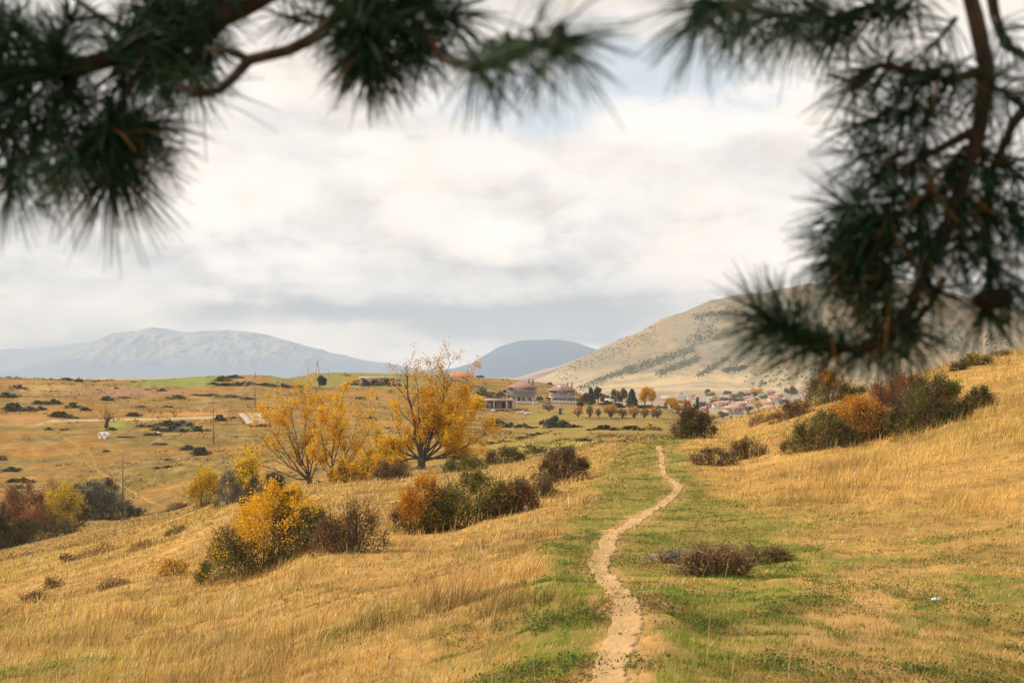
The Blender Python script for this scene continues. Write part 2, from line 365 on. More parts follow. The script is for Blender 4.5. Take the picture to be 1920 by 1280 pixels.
# ------------------------------------------------------------------ ground sheet
def ground():
    th_f = np.linspace(R(-25), R(25), 760)
    th = np.concatenate([np.linspace(R(-180), R(-25), 60)[:-1], th_f, np.linspace(R(25), R(180), 60)[1:]])
    r = np.concatenate([np.geomspace(.4, 6, 20)[:-1], np.geomspace(6, 120, 330)[:-1], np.geomspace(120, 750, 300)[:-1], np.geomspace(750, 11800, 70)])
    A, B = np.meshgrid(th, r, indexing='ij'); x = (B * np.sin(A)).ravel(); y = (B * np.cos(A)).ravel(); z = gz(x, y)
    u, v, d, n1, n2, n3, g, soil = zones(x, y)
    rr = np.hypot(x, y)
    def C(*c): return np.array(c)[None, :]
    straw = C(.38, .22, .066); green = C(.13, .15, .03); brown = C(.28, .165, .07); dirt = C(.46, .26, .105)
    c = straw * (.75 + .5 * n2[:, None])  # straw base darkened to stand for shadow down in the thatch
    olive = sst(n3, .45, .65)[:, None] * .45
    c = c * (1 - olive) + C(.29, .215, .055) * olive
    c = c * (1 - .68 * g[:, None]) + green * .68 * g[:, None]
    c = c * (1 - .7 * soil[:, None]) + dirt * .7 * soil[:, None]
    # middle and far ground
    far = sst(d, 85, 120)[:, None]
    m1 = fbm(x / 30, y / 16, 5, 61); m2 = fbm(x / 8, y / 5, 5, 71); m3 = fbm(x / 3, y / 2.4, 4, 81)
    cf = C(.275, .148, .036) * (1 + 0 * x[:, None])
    k = sst(m1 * .6 + m2 * .4, .42, .62)[:, None]; cf = cf * (1 - k) + C(.185, .132, .036) * k
    k = (sst(m2 * .5 + m3 * .5, .56, .70) * .75)[:, None]; cf = cf * (1 - k) + C(.125, .085, .045) * k
    k = (sst(m3, .50, .72) * .45)[:, None]; cf = cf * (1 - k) + C(.42, .27, .10) * k
    def blend(mask, color, cc): mask = np.clip(mask, 0, 1)[:, None]; return cc * (1 - mask) + color * mask
    wv = v + (m2 - .5) * 10
    # fields
    cf = blend(sst(d, 380, 430) * (1 - sst(wv, 722, 727)) * sst(u, 215, 290) * (1 - sst(u, 400, 430)), C(.20, .22, .05), cf)
    cf = blend(sst(d, 420, 470) * (1 - sst(wv, 722, 727)) * sst(u, 480, 520) * (1 - sst(u, 740, 860)) * .8, C(.22, .20, .055), cf)
    cf = blend(sst(u, 960, 1010) * (1 - sst(u, 1255, 1275)) * sst(v, 756, 768) * (1 - sst(v, 808, 815)) * .85 * (.6 + .6 * m2), C(.27, .20, .055), cf)
    cf = blend(g2(u, v, 1080, 838, 150, 18) * 1.2 * (.6 + .7 * m2), C(.30, .26, .055), cf)
    cf = blend(g2(u, v, 940, 870, 120, 12) * .8, C(.36, .25, .06), cf)
    cf = blend(sst(u, 1075, 1090) * (1 - sst(u, 1290, 1300)) * g2(u, v, u, 786.5, 1, 1.1) * .8, C(.13, .09, .05), cf)
    cf = blend(g2(u, wv, 250, 735, 120, 8) * .8, C(.30, .17, .11), cf)
    cf = blend(g2(u, wv, 95, 728, 70, 8) * .6, C(.42, .30, .12), cf)
    # track and cut bank on the left hillside
    tv = np.interp(u, [60, 95, 200, 300, 400, 460], [800, 789, 787, 785.5, 782, 776])
    ont = sst(d, 250, 290) * (1 - sst(d, 360, 400)) * sst(u, 40, 100) * (1 - sst(u, 405, 430))
    cf = blend(np.exp(-((v - tv) / 1.7) ** 2) * ont, C(.56, .42, .24), cf)
    cf = blend(np.exp(-((v - tv + 8) / 4.5) ** 2) * ont * sst(u, 250, 300) * .85, C(.50, .23, .06), cf)
    cf = blend(g2(u, v, 40, 785, 55, 10) * .6, C(.44, .22, .10), cf)
    cf = blend(g2(u, v, 222, 797, 22, 8) * .9, C(.22, .24, .05), cf)
    # wheel ruts running down into the gully
    for (pts, wd) in (([(120, 820), (170, 850), (185, 885), (260, 930), (320, 955)], 2.2), ([(60, 815), (110, 840), (180, 880), (290, 945)], 1.8), ([(190, 905), (250, 960), (300, 1000)], 2), ([(320, 858), (380, 872), (430, 892)], 1.6)):
        pts = np.array(pts, float); dist = np.full(x.shape, 99.)
        for a_, b_ in zip(pts[:-1], pts[1:]):
            t_ = np.clip(((u - a_[0]) * (b_ - a_)[0] + (v - a_[1]) * (b_ - a_)[1]) / ((b_ - a_) ** 2).sum(), 0, 1)
            dist = np.minimum(dist, np.hypot(u - a_[0] - t_ * (b_ - a_)[0], v - a_[1] - t_ * (b_ - a_)[1]))
        cf = blend(np.exp(-(dist / wd) ** 2) * .38 * far[:, 0], C(.46, .31, .10), cf)
    # plain and village floor
    plain = sst(d, 650, 850)
    p1 = fbm(x / 60, y / 160, 5, 91)
    cp = C(.34, .26, .15) * (.7 + .6 * p1[:, None]); kk = sst(p1, .5, .6)[:, None] * .6
    cp = cp * (1 - kk) + C(.26, .20, .13) * kk
    kk = sst(fbm(x / 400, y / 60, 4, 97), .52, .6)[:, None] * .6 * sst(d, 1500, 1700)[:, None]; cp = cp * (1 - kk) + C(.50, .38, .20) * kk
    kk = plain[:, None]; cf = cf * (1 - kk) + cp * kk
    c = c * (1 - far) + cf * far
    c = c * (.86 + .28 * fbm(x / (rr * .006 + .05), y / (rr * .012 + .05), 3, 99)[:, None])
    nA_, nR = len(th), len(r); idx = np.arange(nA_ * nR).reshape(nA_, nR)
    Q = np.stack([idx[:-1, :-1], idx[:-1, 1:], idx[1:, 1:], idx[1:, :-1]], -1).reshape(-1, 4)[:, ::-1]
    m = mat_attr('ground_cover', .95, 0, [(0.11, .30), (0.38, .42), (1.3, .34), (6.0, .42), (22.0, .35)], bump=(7.0, .55, .06), spec=.05)
    o = mesh('ground', np.stack([x, y, z], 1), Q, None, m, None, c, True)
    tag(o, 'dry grass hillside falling away to a wide valley floor', None, None, 'structure')
    return o
GROUND = ground()
from mathutils.bvhtree import BVHTree
def tree_of(o):
    me = o.data
    return BVHTree.FromPolygons([v.co for v in me.vertices], [tuple(p.vertices) for p in me.polygons])

# path sheet
def path():
    m = bpy.data.materials.new('trodden_earth'); m.use_nodes = True; n = NT(m.node_tree); tc = n.node('ShaderNodeTexCoord')
    a = n.noise(tc.outputs['Object'], 2.2, 6, .6); b_ = n.noise(tc.outputs['Object'], 16, 6, .7)
    c = n.mix(n.ss(a, .38, .62), (.43, .27, .12), (.57, .37, .185)); c = n.mix(n.ss(b_, .50, .66), c, (.44, .275, .125))
    c = n.mix(n.ss(n.noise(tc.outputs['Object'], 70, 3, .6), .62, .70), c, (.62, .47, .30))
    b = n.node('ShaderNodeBsdfPrincipled'); n.l.new(c, b.inputs['Base Color']); b.inputs['Roughness'].default_value = .95; b.inputs['Specular IOR Level'].default_value = .05
    bn = n.node('ShaderNodeBump'); bn.inputs['Strength'].default_value = .9; bn.inputs['Distance'].default_value = .03; n.l.new(n.noise(tc.outputs['Object'], 14, 7, .7), bn.inputs['Height']); n.l.new(bn.outputs[0], b.inputs['Normal'])
    o = n.node('ShaderNodeOutputMaterial'); n.l.new(b.outputs[0], o.inputs[0])
    N = len(PX); tx = np.gradient(PX); ty = np.gradient(PY); L = np.hypot(tx, ty); nx, ny = -ty / L, tx / L
    s = np.arange(N) * (_q[1] - _q[0]); K = 15; V = []
    wl = PW / 2 * (1.05 + .6 * (fbm(s / .7, s * 0, 3, 3) - .5) + .8 * (fbm(s / .14, s * 0, 2, 6) - .5)); wr = PW / 2 * (1.05 + .6 * (fbm(s / .7, s * 0 + 9, 3, 4) - .5) + .8 * (fbm(s / .14, s * 0 + 5, 2, 7) - .5))
    for k in range(K):
        f = -1 + 2 * k / (K - 1); off = np.where(f < 0, f * wr, f * wl)
        x = PX + nx * off; y = PY + ny * off; V.append(np.stack([x, y, gz(x, y) + .022 - .012 * (1 - f * f) - (.03 if abs(f) == 1 else 0)], 1))
    V = np.stack(V, 1).reshape(-1, 3); idx = np.arange(N * K).reshape(N, K)
    Q = np.stack([idx[:-1, :-1], idx[1:, :-1], idx[1:, 1:], idx[:-1, 1:]], -1).reshape(-1, 4)
    tag(mesh('path', V, Q, None, m, None, None, True), 'narrow winding trodden earth footpath', None, None, 'structure')
path()

# ------------------------------------------------------------------ grass as individual blades
def blades(name, x, y, h, wd, col, lean, label, wind=(0.5, .1)):
    n = len(x); z = gz(x, y); an = RNG.random(n) * 2 * math.pi; ca, sa = np.cos(an), np.sin(an)
    la = RNG.random(n) * 2 * math.pi; lm = lean * (.3 + RNG.random(n)); lx = np.cos(la) * lm + wind[0] * lean; ly = np.sin(la) * lm + wind[1] * lean
    base = np.stack([x, y, z - .01], 1); side = np.stack([ca, sa, np.zeros(n)], 1) * (wd / 2)[:, None]
    mid = base + np.stack([lx * h * .35, ly * h * .35, h * .55], 1); tip = base + np.stack([lx * h, ly * h, h], 1)
    V = np.stack([base - side, base + side, mid - side * .8, mid + side * .8, tip], 1).reshape(-1, 3)
    i = (np.arange(n) * 5)[:, None]
    Q = i + np.array([[0, 1, 3, 2]]); T = i + np.array([[2, 3, 4]])
    shade = np.array([1., 1., 1., 1., 1.])
    c = (col[:, None, :] * shade[None, :, None]).reshape(-1, 3)
    return tag(mesh(name, V, Q, T, M_GRASS, None, c), label, 'grass', None, 'stuff')
def grass():
    N = 820000
    u = RNG.uniform(-260, 2180, N); d = np.exp(RNG.uniform(math.log(7.0), math.log(150), N)); x = (u - 960) / F * d; y = d
    clump = fbm(x / .22, y / .3, 2, 15)
    keep = (RNG.random(N) < np.clip(.15 + 2.2 * (clump - .35), .05, 1)) & (RNG.random(N) > sst(d, 95, 150) * .9); x, y = x[keep], y[keep]
    pdist = path_dist(x, y); edge = (fbm(x / .35, y / .35, 3, 77) - .5) * .22
    k = (RNG.random(len(x)) < sst(pdist + edge * 2.6, -.13, .20)) | ((pdist > -.2) & (RNG.random(len(x)) < .10)); x, y, pdist = x[k], y[k], pdist[k]
    u, v, d, n1, n2, n3, g, soil = zones(x, y)
    k = RNG.random(len(x)) > soil * .40; x, y, pdist, u, v, d, n1, n2, n3, g, soil = [a[k] for a in (x, y, pdist, u, v, d, n1, n2, n3, g, soil)]
    n = len(x); gb = np.clip(g * (.35 + 1.7 * sst(fbm(x / .22, y / .26, 3, 201), .36, .62)), 0, 1); isg = RNG.random(n) < gb * .95 + (1 - soil) * .05
    px = d / 1422.0
    # tall dry grass where the slope is ungrazed
    tall = np.clip((1 - g) * (1 - soil), 0, 1) * (1 - sst(u, 980, 1130) * sst(v, 930, 1010) * .75) * (1 - .85 * np.exp(-np.maximum(pdist, 0) / .35))
    tall *= .25 + 1.1 * sst(n1 * .5 + n3 * .5, .38, .62)
    h = np.where(isg, .022 + .035 * RNG.random(n) + .03 * n1 * RNG.random(n), .03 + .03 * RNG.random(n) + tall * (.03 + .135 * RNG.random(n) ** 1.6) * (.35 + 1.9 * sst(fbm(x / .45, y / .55, 3, 23), .40, .66)))
    bank = g2(u, v, 1010, 1128, 120, 16) + g2(u, v, 900, 1145, 70, 16); h = h + bank * .10 * RNG.random(n)
    h = np.maximum(h, px * 1.6)
    wd = np.maximum(.003 + .003 * RNG.random(n), px * .60)
    C = lambda *c: np.array(c)[None, :]
    r1 = RNG.random(n)[:, None]; r2 = RNG.random(n)[:, None]
    dry = C(.70, .455, .165) * (1 - r1) + C(.54, .30, .068) * r1
    olv = (sst(fbm(x / 1.6, y / 1.3, 4, 211), .46, .58) * .8)[:, None]; dry = dry * (1 - olv) + C(.31, .265, .055) * olv; gold = sst(n3, .42, .66)[:, None]; dry = dry * (1 - gold * .6) + C(.58, .39, .09) * gold * .6
    pale = (r2 > .86); dry = np.where(pale, C(.82, .66, .42), dry); dry = np.where(r2 < .16, C(.25, .14, .06), dry); dkp = (sst(n1 * .5 + n2 * .5, .52, .66) * (1 - g))[:, None]; dry = dry * (1 - .35 * dkp) + C(.26, .17, .06) * .35 * dkp
    uprt = (sst(u, 1250, 1450) * (1 - sst(v, 930, 1010)))[:, None]; dry = dry * (1 - uprt * .6) + C(.68, .43, .125) * uprt * .6
    mixg = np.clip(g + .12, 0, 1)[:, None]
    dry = dry * (1 - .4 * mixg) + C(.40, .34, .07) * .4 * mixg
    grn = C(.095, .185, .018) * (1 - r1) + C(.26, .33, .035) * r1
    deep = (r2 > .7) * 1.0; grn = grn * (1 - deep * .5) + C(.04, .09, .02) * deep * .5
    col = np.where(isg[:, None], grn, dry)
    bk = np.clip(bank, 0, 1)[:, None] * .6; col = col * (1 - bk) + C(.22, .13, .055) * (r1 * .9 + .5) * bk
    col = col * (.80 + .50 * RNG.random(n) ** .7)[:, None] * (.64 + .56 * sst(fbm(x / 1.3, y / 1.0, 4, 87), .38, .60))[:, None]; col = np.clip(col, .01, .9)
    a = ~isg
    blades('dry_grass', x[a], y[a], h[a], wd[a], col[a], .55, 'straw coloured dry grass covering the near slope')
    blades('green_grass', x[isg], y[isg], h[isg], wd[isg], col[isg], .7, 'short green grass in patches beside the footpath')
    # seed stalks standing above the rest
    N = 9000
    u = RNG.uniform(-200, 2100, N); d = np.exp(RNG.uniform(math.log(8.), math.log(60), N)); x = (u - 960) / F * d; y = d
    u, v, d, n1, n2, n3, g, soil = zones(x, y)
    k = (path_dist(x, y) > .25) & (RNG.random(N) < (1 - g) * (1 - soil) * (.3 + 1.2 * sst(n3, .4, .6))) & ~((u > 980) & (v > 930) & (RNG.random(N) < .7)); x, y, d = x[k], y[k], d[k]
    n = len(x); h = .28 + .28 * RNG.random(n); c = np.array([[.60, .42, .20]]) * (.5 + .7 * RNG.random(n))[:, None]
    blades('grass_stalks', x, y, h, np.maximum(.003, d / 1422 * .5), c, .35, 'thin dry seed stalks rising above the straw grass')
grass()
def weeds():
    """low leafy weeds, dead leaves and pebbles between the grass"""
    N = 42000; u = RNG.uniform(-200, 2120, N); d = np.exp(RNG.uniform(math.log(7.2), math.log(80), N)); x = (u - 960) / F * d; y = d
    u, v, d, n1, n2, n3, g, soil = zones(x, y); pd = path_dist(x, y)
    k = (pd > .02) & (RNG.random(N) < .10 + .75 * g + .35 * soil) & (RNG.random(N) < sst(fbm(x / .8, y / .8, 3, 191), .42, .6)); x, y, d, g, soil = x[k], y[k], d[k], g[k], soil[k]; n = len(x); K = 22
    w_ = (.04 + .14 * RNG.random(n) ** 2) * (.7 + d / 40); P = np.stack([x, y, gz(x, y) + .01], 1)[:, None, :] + RNG.normal(size=(n, K, 3)) * w_[:, None, None] * np.array([.6, .6, .10]); P[:, :, 2] += (w_ * .22)[:, None]
    ty = RNG.random(n); A = np.array([(.065,.115,.022)]); B = np.array([(.16,.20,.03)]); D_ = np.array([(.34,.18,.07)]); E = np.array([(.17,.10,.05)])
    c = np.where((ty < .35 + .4 * g)[:, None], A, B); c = np.where((ty > .80 - .35 * soil)[:, None], D_, c); c = np.where((ty > .93 - .15 * soil)[:, None], E, c) * RNG.uniform(.7, 1.3, (n, 1))
    m_ = n * K; P = P.reshape(-1, 3); sz = np.repeat(np.maximum(.014 + w_ * .07, d / 1422 * 1.1), K) * RNG.uniform(.6, 1.4, m_); an = RNG.random(m_) * 6.283
    a = np.stack([np.cos(an), np.sin(an), RNG.normal(size=m_) * .5], 1) * (sz / 2)[:, None]; b = np.stack([-np.sin(an), np.cos(an), RNG.normal(size=m_) * .5], 1) * (sz * .25)[:, None]
    V = np.stack([P - a, P + b, P + a, P - b], 1).reshape(-1, 3); Q = (np.arange(m_) * 4)[:, None] + np.arange(4)[None, :]
    tag(mesh('ground_weeds', V, Q, None, M_GRASS, None, np.repeat(np.repeat(c, K, 0) * RNG.uniform(.8, 1.2, (m_, 1)), 4, 0)), 'low leafy weeds and dead leaves scattered through the near grass', 'weeds', None, 'stuff')
weeds()
def pebbles():
    """small stones lying loose on and beside the footpath"""
    n = 170; i = RNG.integers(0, len(PX), n); i = i[RNG.random(n) < np.clip(14 / PY[i], .1, 1)]; n = len(i); x = PX[i] + RNG.normal(size=n) * PW[i] * .42; y = PY[i] + RNG.normal(size=n) * .05
    s_ = (.006 + .016 * RNG.random(n) ** 3) * (1 + y / 60); z = gz(x, y) + .022
    O = np.array([(1,0,0),(-1,0,0),(0,1,0),(0,-1,0),(0,0,.6),(0,0,-.6)], float); V = np.stack([x, y, z], 1)[:, None, :] + O[None] * s_[:, None, None] * RNG.uniform(.6, 1.3, (n, 6, 1))
    T = (np.arange(n) * 6)[:, None, None] + np.array([(0,2,4),(2,1,4),(1,3,4),(3,0,4),(2,0,5),(1,2,5),(3,1,5),(0,3,5)])[None]
    c = np.array([[.40,.29,.17]]) * RNG.uniform(.4, 1.35, (n, 1)); tag(mesh('pebbles', V.reshape(-1, 3), None, T.reshape(-1, 3), mat_attr('pebble_stone', .95), None, np.repeat(c, 6, 0)), 'small loose stones on the trodden footpath', 'pebbles', None, 'stuff')
pebbles()

# ------------------------------------------------------------------ hills and mountains
def hill(name, ridge, d_r, front, back, zfoot, matf, label, amp=.12, gul=22., nu=420, nt=130, seed=0, ext=500, shp=1.0, rough=.06, zfoot_r=None):
    """ridge: (pixel column, pixel row) of the skyline seen from the camera, standing d_r metres away"""
    ru = np.array([p[0] for p in ridge], float); rv = np.array([p[1] for p in ridge], float)
    U = np.linspace(ru[0], ru[-1], nu); zr = -(pchip(ru, rv, U) - HOR) / F * d_r; xr = (U - 960) / F * d_r; zr = zr + (zr - zfoot) * rough * (fbm(U / 26., U * 0, 5, seed + 40) - .5)
    zr = np.maximum(zr, zfoot)
    t = np.linspace(-1, 1, nt); t = np.sign(t) * np.abs(t) ** .9
    A, B = np.meshgrid(np.arange(nu), np.arange(nt), indexing='ij'); tt = t[B]
    prof = np.where(tt < 0, 1 + tt, 1 - tt); sh = prof ** shp * .35 + (prof * prof * (3 - 2 * prof)) * .65
    y = d_r + np.where(tt < 0, front, back) * tt
    x = xr[A] * (1 + 0 * y)
    H = (zr[A] - zfoot)
    wx = x + 60 * (fbm(x / 300, y / 300, 3, seed) - .5)
    r1 = 1 - np.abs(2 * fbm(wx / (gul * 8), y / (gul * 22), 4, seed + 2) - 1)
    r2 = 1 - np.abs(2 * fbm(wx / (gul * 2), y / (gul * 5), 4, seed + 5) - 1)
    det = (r1 - .75) * 1.0 + (r2 - .75) * .35
    edge = np.clip(1 - prof, 0, 1)
    z = zfoot + H * sh + H * amp * det * 4 * prof * edge ** .6 * 1.2 + H * .012 * (r2 - .7) * prof + (fbm(x / gul, y / gul, 4, seed + 8) - .5) * gul * .12 * sst(prof, 0, .1)
    z = z - 12 * (1 - sst(prof, 0, .03))
    idx = np.arange(nu * nt).reshape(nu, nt)
    Q = np.stack([idx[:-1, :-1], idx[1:, :-1], idx[1:, 1:], idx[:-1, 1:]], -1).reshape(-1, 4)
    c = matf(x, y, z, prof, H)
    m = mat_attr(name + '_surface', .95, 0, [(.35, .28), (.10, .30), (.03, .22)], bump=(.08, .5, 3.0), spec=.03)
    o = mesh(name, np.stack([x, y, z], -1).reshape(-1, 3), Q, None, m, None, c.reshape(-1, 3), True)
    tag(o, label, None, None, 'structure'); return o
def C3(*c): return np.array(c)[None, None, :]
def scrub_mask(x, y, z): 
    s = fbm((x + y * .35) / 150, (y - x * .2) / 60, 4, 131) * .6 + fbm(x / 28, y / 28, 3, 133) * .4
    return s
def c_right(x, y, z, prof, H):
    a = fbm(x / 90, y / 140, 6, 101)[..., None]; b = fbm(x / 13, y / 22, 5, 103)[..., None]; g = scrub_mask(x, y, z)[..., None]
    c = C3(.34, .235, .13) * (1 - sst(a, .4, .6)) + C3(.25, .20, .135) * sst(a, .4, .6)
    c = c * (1 - .65 * sst(b, .5, .62)) + C3(.19, .155, .10) * .65 * sst(b, .5, .62)
    left = 1 - sst(x / y, .03 + .06 * z[...] / 150 * 0, .16); left = (left * sst(z, 10, 80))[..., None]
    c = c * (1 - left * .55) + C3(.48, .29, .13) * (.8 + .4 * b) * left * .55  # sun patch on the left slope, put into the hill colour
    k = sst(g, .50, .62) * .45; c = c * (1 - k) + C3(.22, .23, .15) * k
    lowf = (1 - sst(z, -18, 8))[..., None]; st = sst(fbm(x / 260, y / 26, 4, 107), .5, .58)[..., None]
    c = c * (1 - lowf * .6) + (C3(.42, .32, .20) * (1 - st) + C3(.62, .47, .25) * st) * lowf * .6
    return c
def c_hazy_rock(x, y, z, prof, H):
    a = fbm(x / 90, y / 180, 6, 111)[..., None]; b = fbm(x / 30, y / 60, 4, 113)[..., None]
    k = sst(a * .5 + b * .5, .40, .56) * sst(z, 10, 110)[..., None]
    c = C3(.20, .28, .40) * (1 - k) + C3(.36, .39, .44) * k  # rock tones with the blue of distant haze mixed in
    return c
def c_hazy_blue(x, y, z, prof, H):
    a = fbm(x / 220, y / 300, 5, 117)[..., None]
    return C3(.07, .135, .24) * (.85 + .3 * a)  # far forest, its blue haze put into the surface colour
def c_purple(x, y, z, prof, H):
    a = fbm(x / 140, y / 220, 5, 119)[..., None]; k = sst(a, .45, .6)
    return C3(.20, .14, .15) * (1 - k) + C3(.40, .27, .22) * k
hill('hill', [(930, 735), (985, 718), (1030, 702), (1070, 681), (1120, 658), (1180, 632), (1240, 603), (1290, 582), (1330, 565), (1380, 557), (1440, 549), (1500, 536), (1570, 526), (1640, 528), (1720, 545), (1800, 572), (1880, 600), (1960, 622), (2100, 650), (2300, 690)],
     3100, 1350, 900, -34, c_right, 'broad dry grass hill with scrub streaks rising behind the village', amp=.13, gul=16, nu=620, nt=240, seed=3, shp=.8)
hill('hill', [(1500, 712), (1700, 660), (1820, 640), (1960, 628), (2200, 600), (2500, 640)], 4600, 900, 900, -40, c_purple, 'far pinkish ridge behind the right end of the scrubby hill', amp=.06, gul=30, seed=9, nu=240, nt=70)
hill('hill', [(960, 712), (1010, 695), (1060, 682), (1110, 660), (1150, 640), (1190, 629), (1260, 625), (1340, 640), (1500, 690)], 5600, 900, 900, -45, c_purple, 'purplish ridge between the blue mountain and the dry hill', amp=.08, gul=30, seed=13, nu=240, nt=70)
hill('mountain', [(700, 705), (850, 690), (880, 682), (915, 662), (950, 645), (985, 637), (1030, 636), (1075, 641), (1110, 652), (1180, 672), (1300, 700)], 9500, 1500, 1500, -60, c_hazy_blue, 'smooth blue rounded mountain at the middle of the horizon', amp=.02, gul=60, seed=17, nu=260, nt=80)
hill('mountain', [(-300, 690), (-60, 694), (60, 698), (110, 680), (150, 655), (190, 636), (235, 622), (300, 617), (360, 622), (420, 619), (480, 624), (510, 629), (535, 637), (570, 648), (610, 658), (650, 668), (690, 677), (730, 682), (800, 693), (900, 703)], 10200, 1500, 1100, -60, c_hazy_rock, 'pale rocky mountain under the clouds at the left of the horizon', amp=.09, gul=34, seed=23, nu=620, nt=220, rough=.10, shp=.7)

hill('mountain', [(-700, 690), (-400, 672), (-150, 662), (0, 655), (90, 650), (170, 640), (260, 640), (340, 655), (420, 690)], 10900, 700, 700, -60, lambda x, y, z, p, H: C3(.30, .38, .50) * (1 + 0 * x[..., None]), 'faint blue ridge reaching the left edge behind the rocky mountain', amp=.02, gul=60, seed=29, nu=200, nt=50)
# ------------------------------------------------------------------ foliage builders
PAL = {
 'gold': [((.82,.48,.025),5),((.88,.58,.04),4),((.60,.28,.02),2),((.34,.20,.03),1)],
 'yellow': [((.78,.52,.04),5),((.62,.44,.04),3),((.36,.32,.05),2)],
 'orange': [((.60,.25,.025),4),((.74,.38,.03),3),((.28,.13,.03),3)],
 'olive': [((.13,.14,.03),5),((.22,.20,.04),3),((.09,.10,.025),3),((.34,.25,.04),1)],
 'dark': [((.048,.055,.02),5),((.08,.085,.028),4),((.14,.10,.035),3),((.30,.18,.04),.7)],
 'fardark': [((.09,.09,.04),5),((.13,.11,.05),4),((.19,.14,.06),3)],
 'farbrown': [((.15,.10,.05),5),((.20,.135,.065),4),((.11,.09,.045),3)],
 'darkbrown': [((.075,.06,.03),5),((.13,.085,.04),4),((.06,.065,.025),3),((.25,.13,.03),1)],
 'brown': [((.20,.11,.05),5),((.27,.16,.07),4),((.13,.08,.04),3)],
 'rust': [((.36,.10,.04),5),((.27,.08,.04),3),((.50,.20,.05),2)],
 'red': [((.33,.09,.06),4),((.42,.17,.10),3),((.22,.07,.05),3),((.5,.3,.16),1)],
 'grey': [((.12,.125,.105),5),((.18,.17,.14),3),((.085,.095,.085),3)],
 'straw': [((.42,.27,.10),4),((.50,.34,.15),3),((.28,.18,.07),3)],
 'conifer': [((.045,.065,.03),5),((.07,.09,.035),4),((.075,.10,.035),1)],
 'green': [((.075,.11,.03),4),((.12,.15,.035),4),((.2,.2,.04),1)],
 'pale': [((.62,.40,.16),4),((.72,.50,.24),3),((.45,.24,.08),3)],
}
def pick(pal, n, rng):
    p = PAL[pal]; w_ = np.array([q[1] for q in p], float); i = rng.choice(len(p), n, p=w_ / w_.sum())
    return np.array([q[0] for q in p])[i] * (.8 + .4 * rng.random(n))[:, None]
def cards(P, size, rng, asp=.62, flat=None):
    """leaf-shaped quads at points P"""
    n = len(P); size = np.broadcast_to(size, (n,)) * (.65 + .7 * rng.random(n))
    a = rng.normal(size=(n, 3)); a /= np.linalg.norm(a, axis=1)[:, None]
    b = rng.normal(size=(n, 3)); b -= (a * b).sum(1)[:, None] * a; b /= np.linalg.norm(b, axis=1)[:, None]
    a = a * (size / 2)[:, None]; b = b * (size / 2 * asp)[:, None]
    V = np.stack([P - a, P + b - a * .1, P + a, P - b - a * .1], 1).reshape(-1, 3)
    return V, (np.arange(n) * 4)[:, None] + np.arange(4)[None, :]
def lobes(w_, h_, dep, rng, k, prof=None):
    L = []
    for i in range(k):
        fx = rng.uniform(-.70, .70); top = (1 - abs(fx) ** 2.4) * (prof(fx) if prof else 1.0)
        hz = h_ * top * rng.uniform(.40, 1.06); r = rng.uniform(.15, .29)
        if i % 3 == 2: fx = rng.uniform(-.98, .98); r = rng.uniform(.06, .12); e_ = max(0., 1 - abs(fx) ** 2.2) * h_ * rng.uniform(.72, 1.02); L.append((fx * w_ / 2, rng.uniform(-.5, .5) * dep / 2, max(e_, .12 * h_), r * w_ * .45, r * dep * .6, r * h_ * 1.6)); continue
        L.append((fx * w_ / 2, rng.uniform(-.6, .6) * dep / 2, max(hz - r * h_ * .75, r * h_ * .5), r * w_ * .62 * rng.uniform(.8, 1.2), r * dep * .8, r * h_ * 1.05))
    return L
M_DRYTWIG = mat_noise('dry_twigs', (.16,.10,.055), (.34,.23,.13), 9, .9)
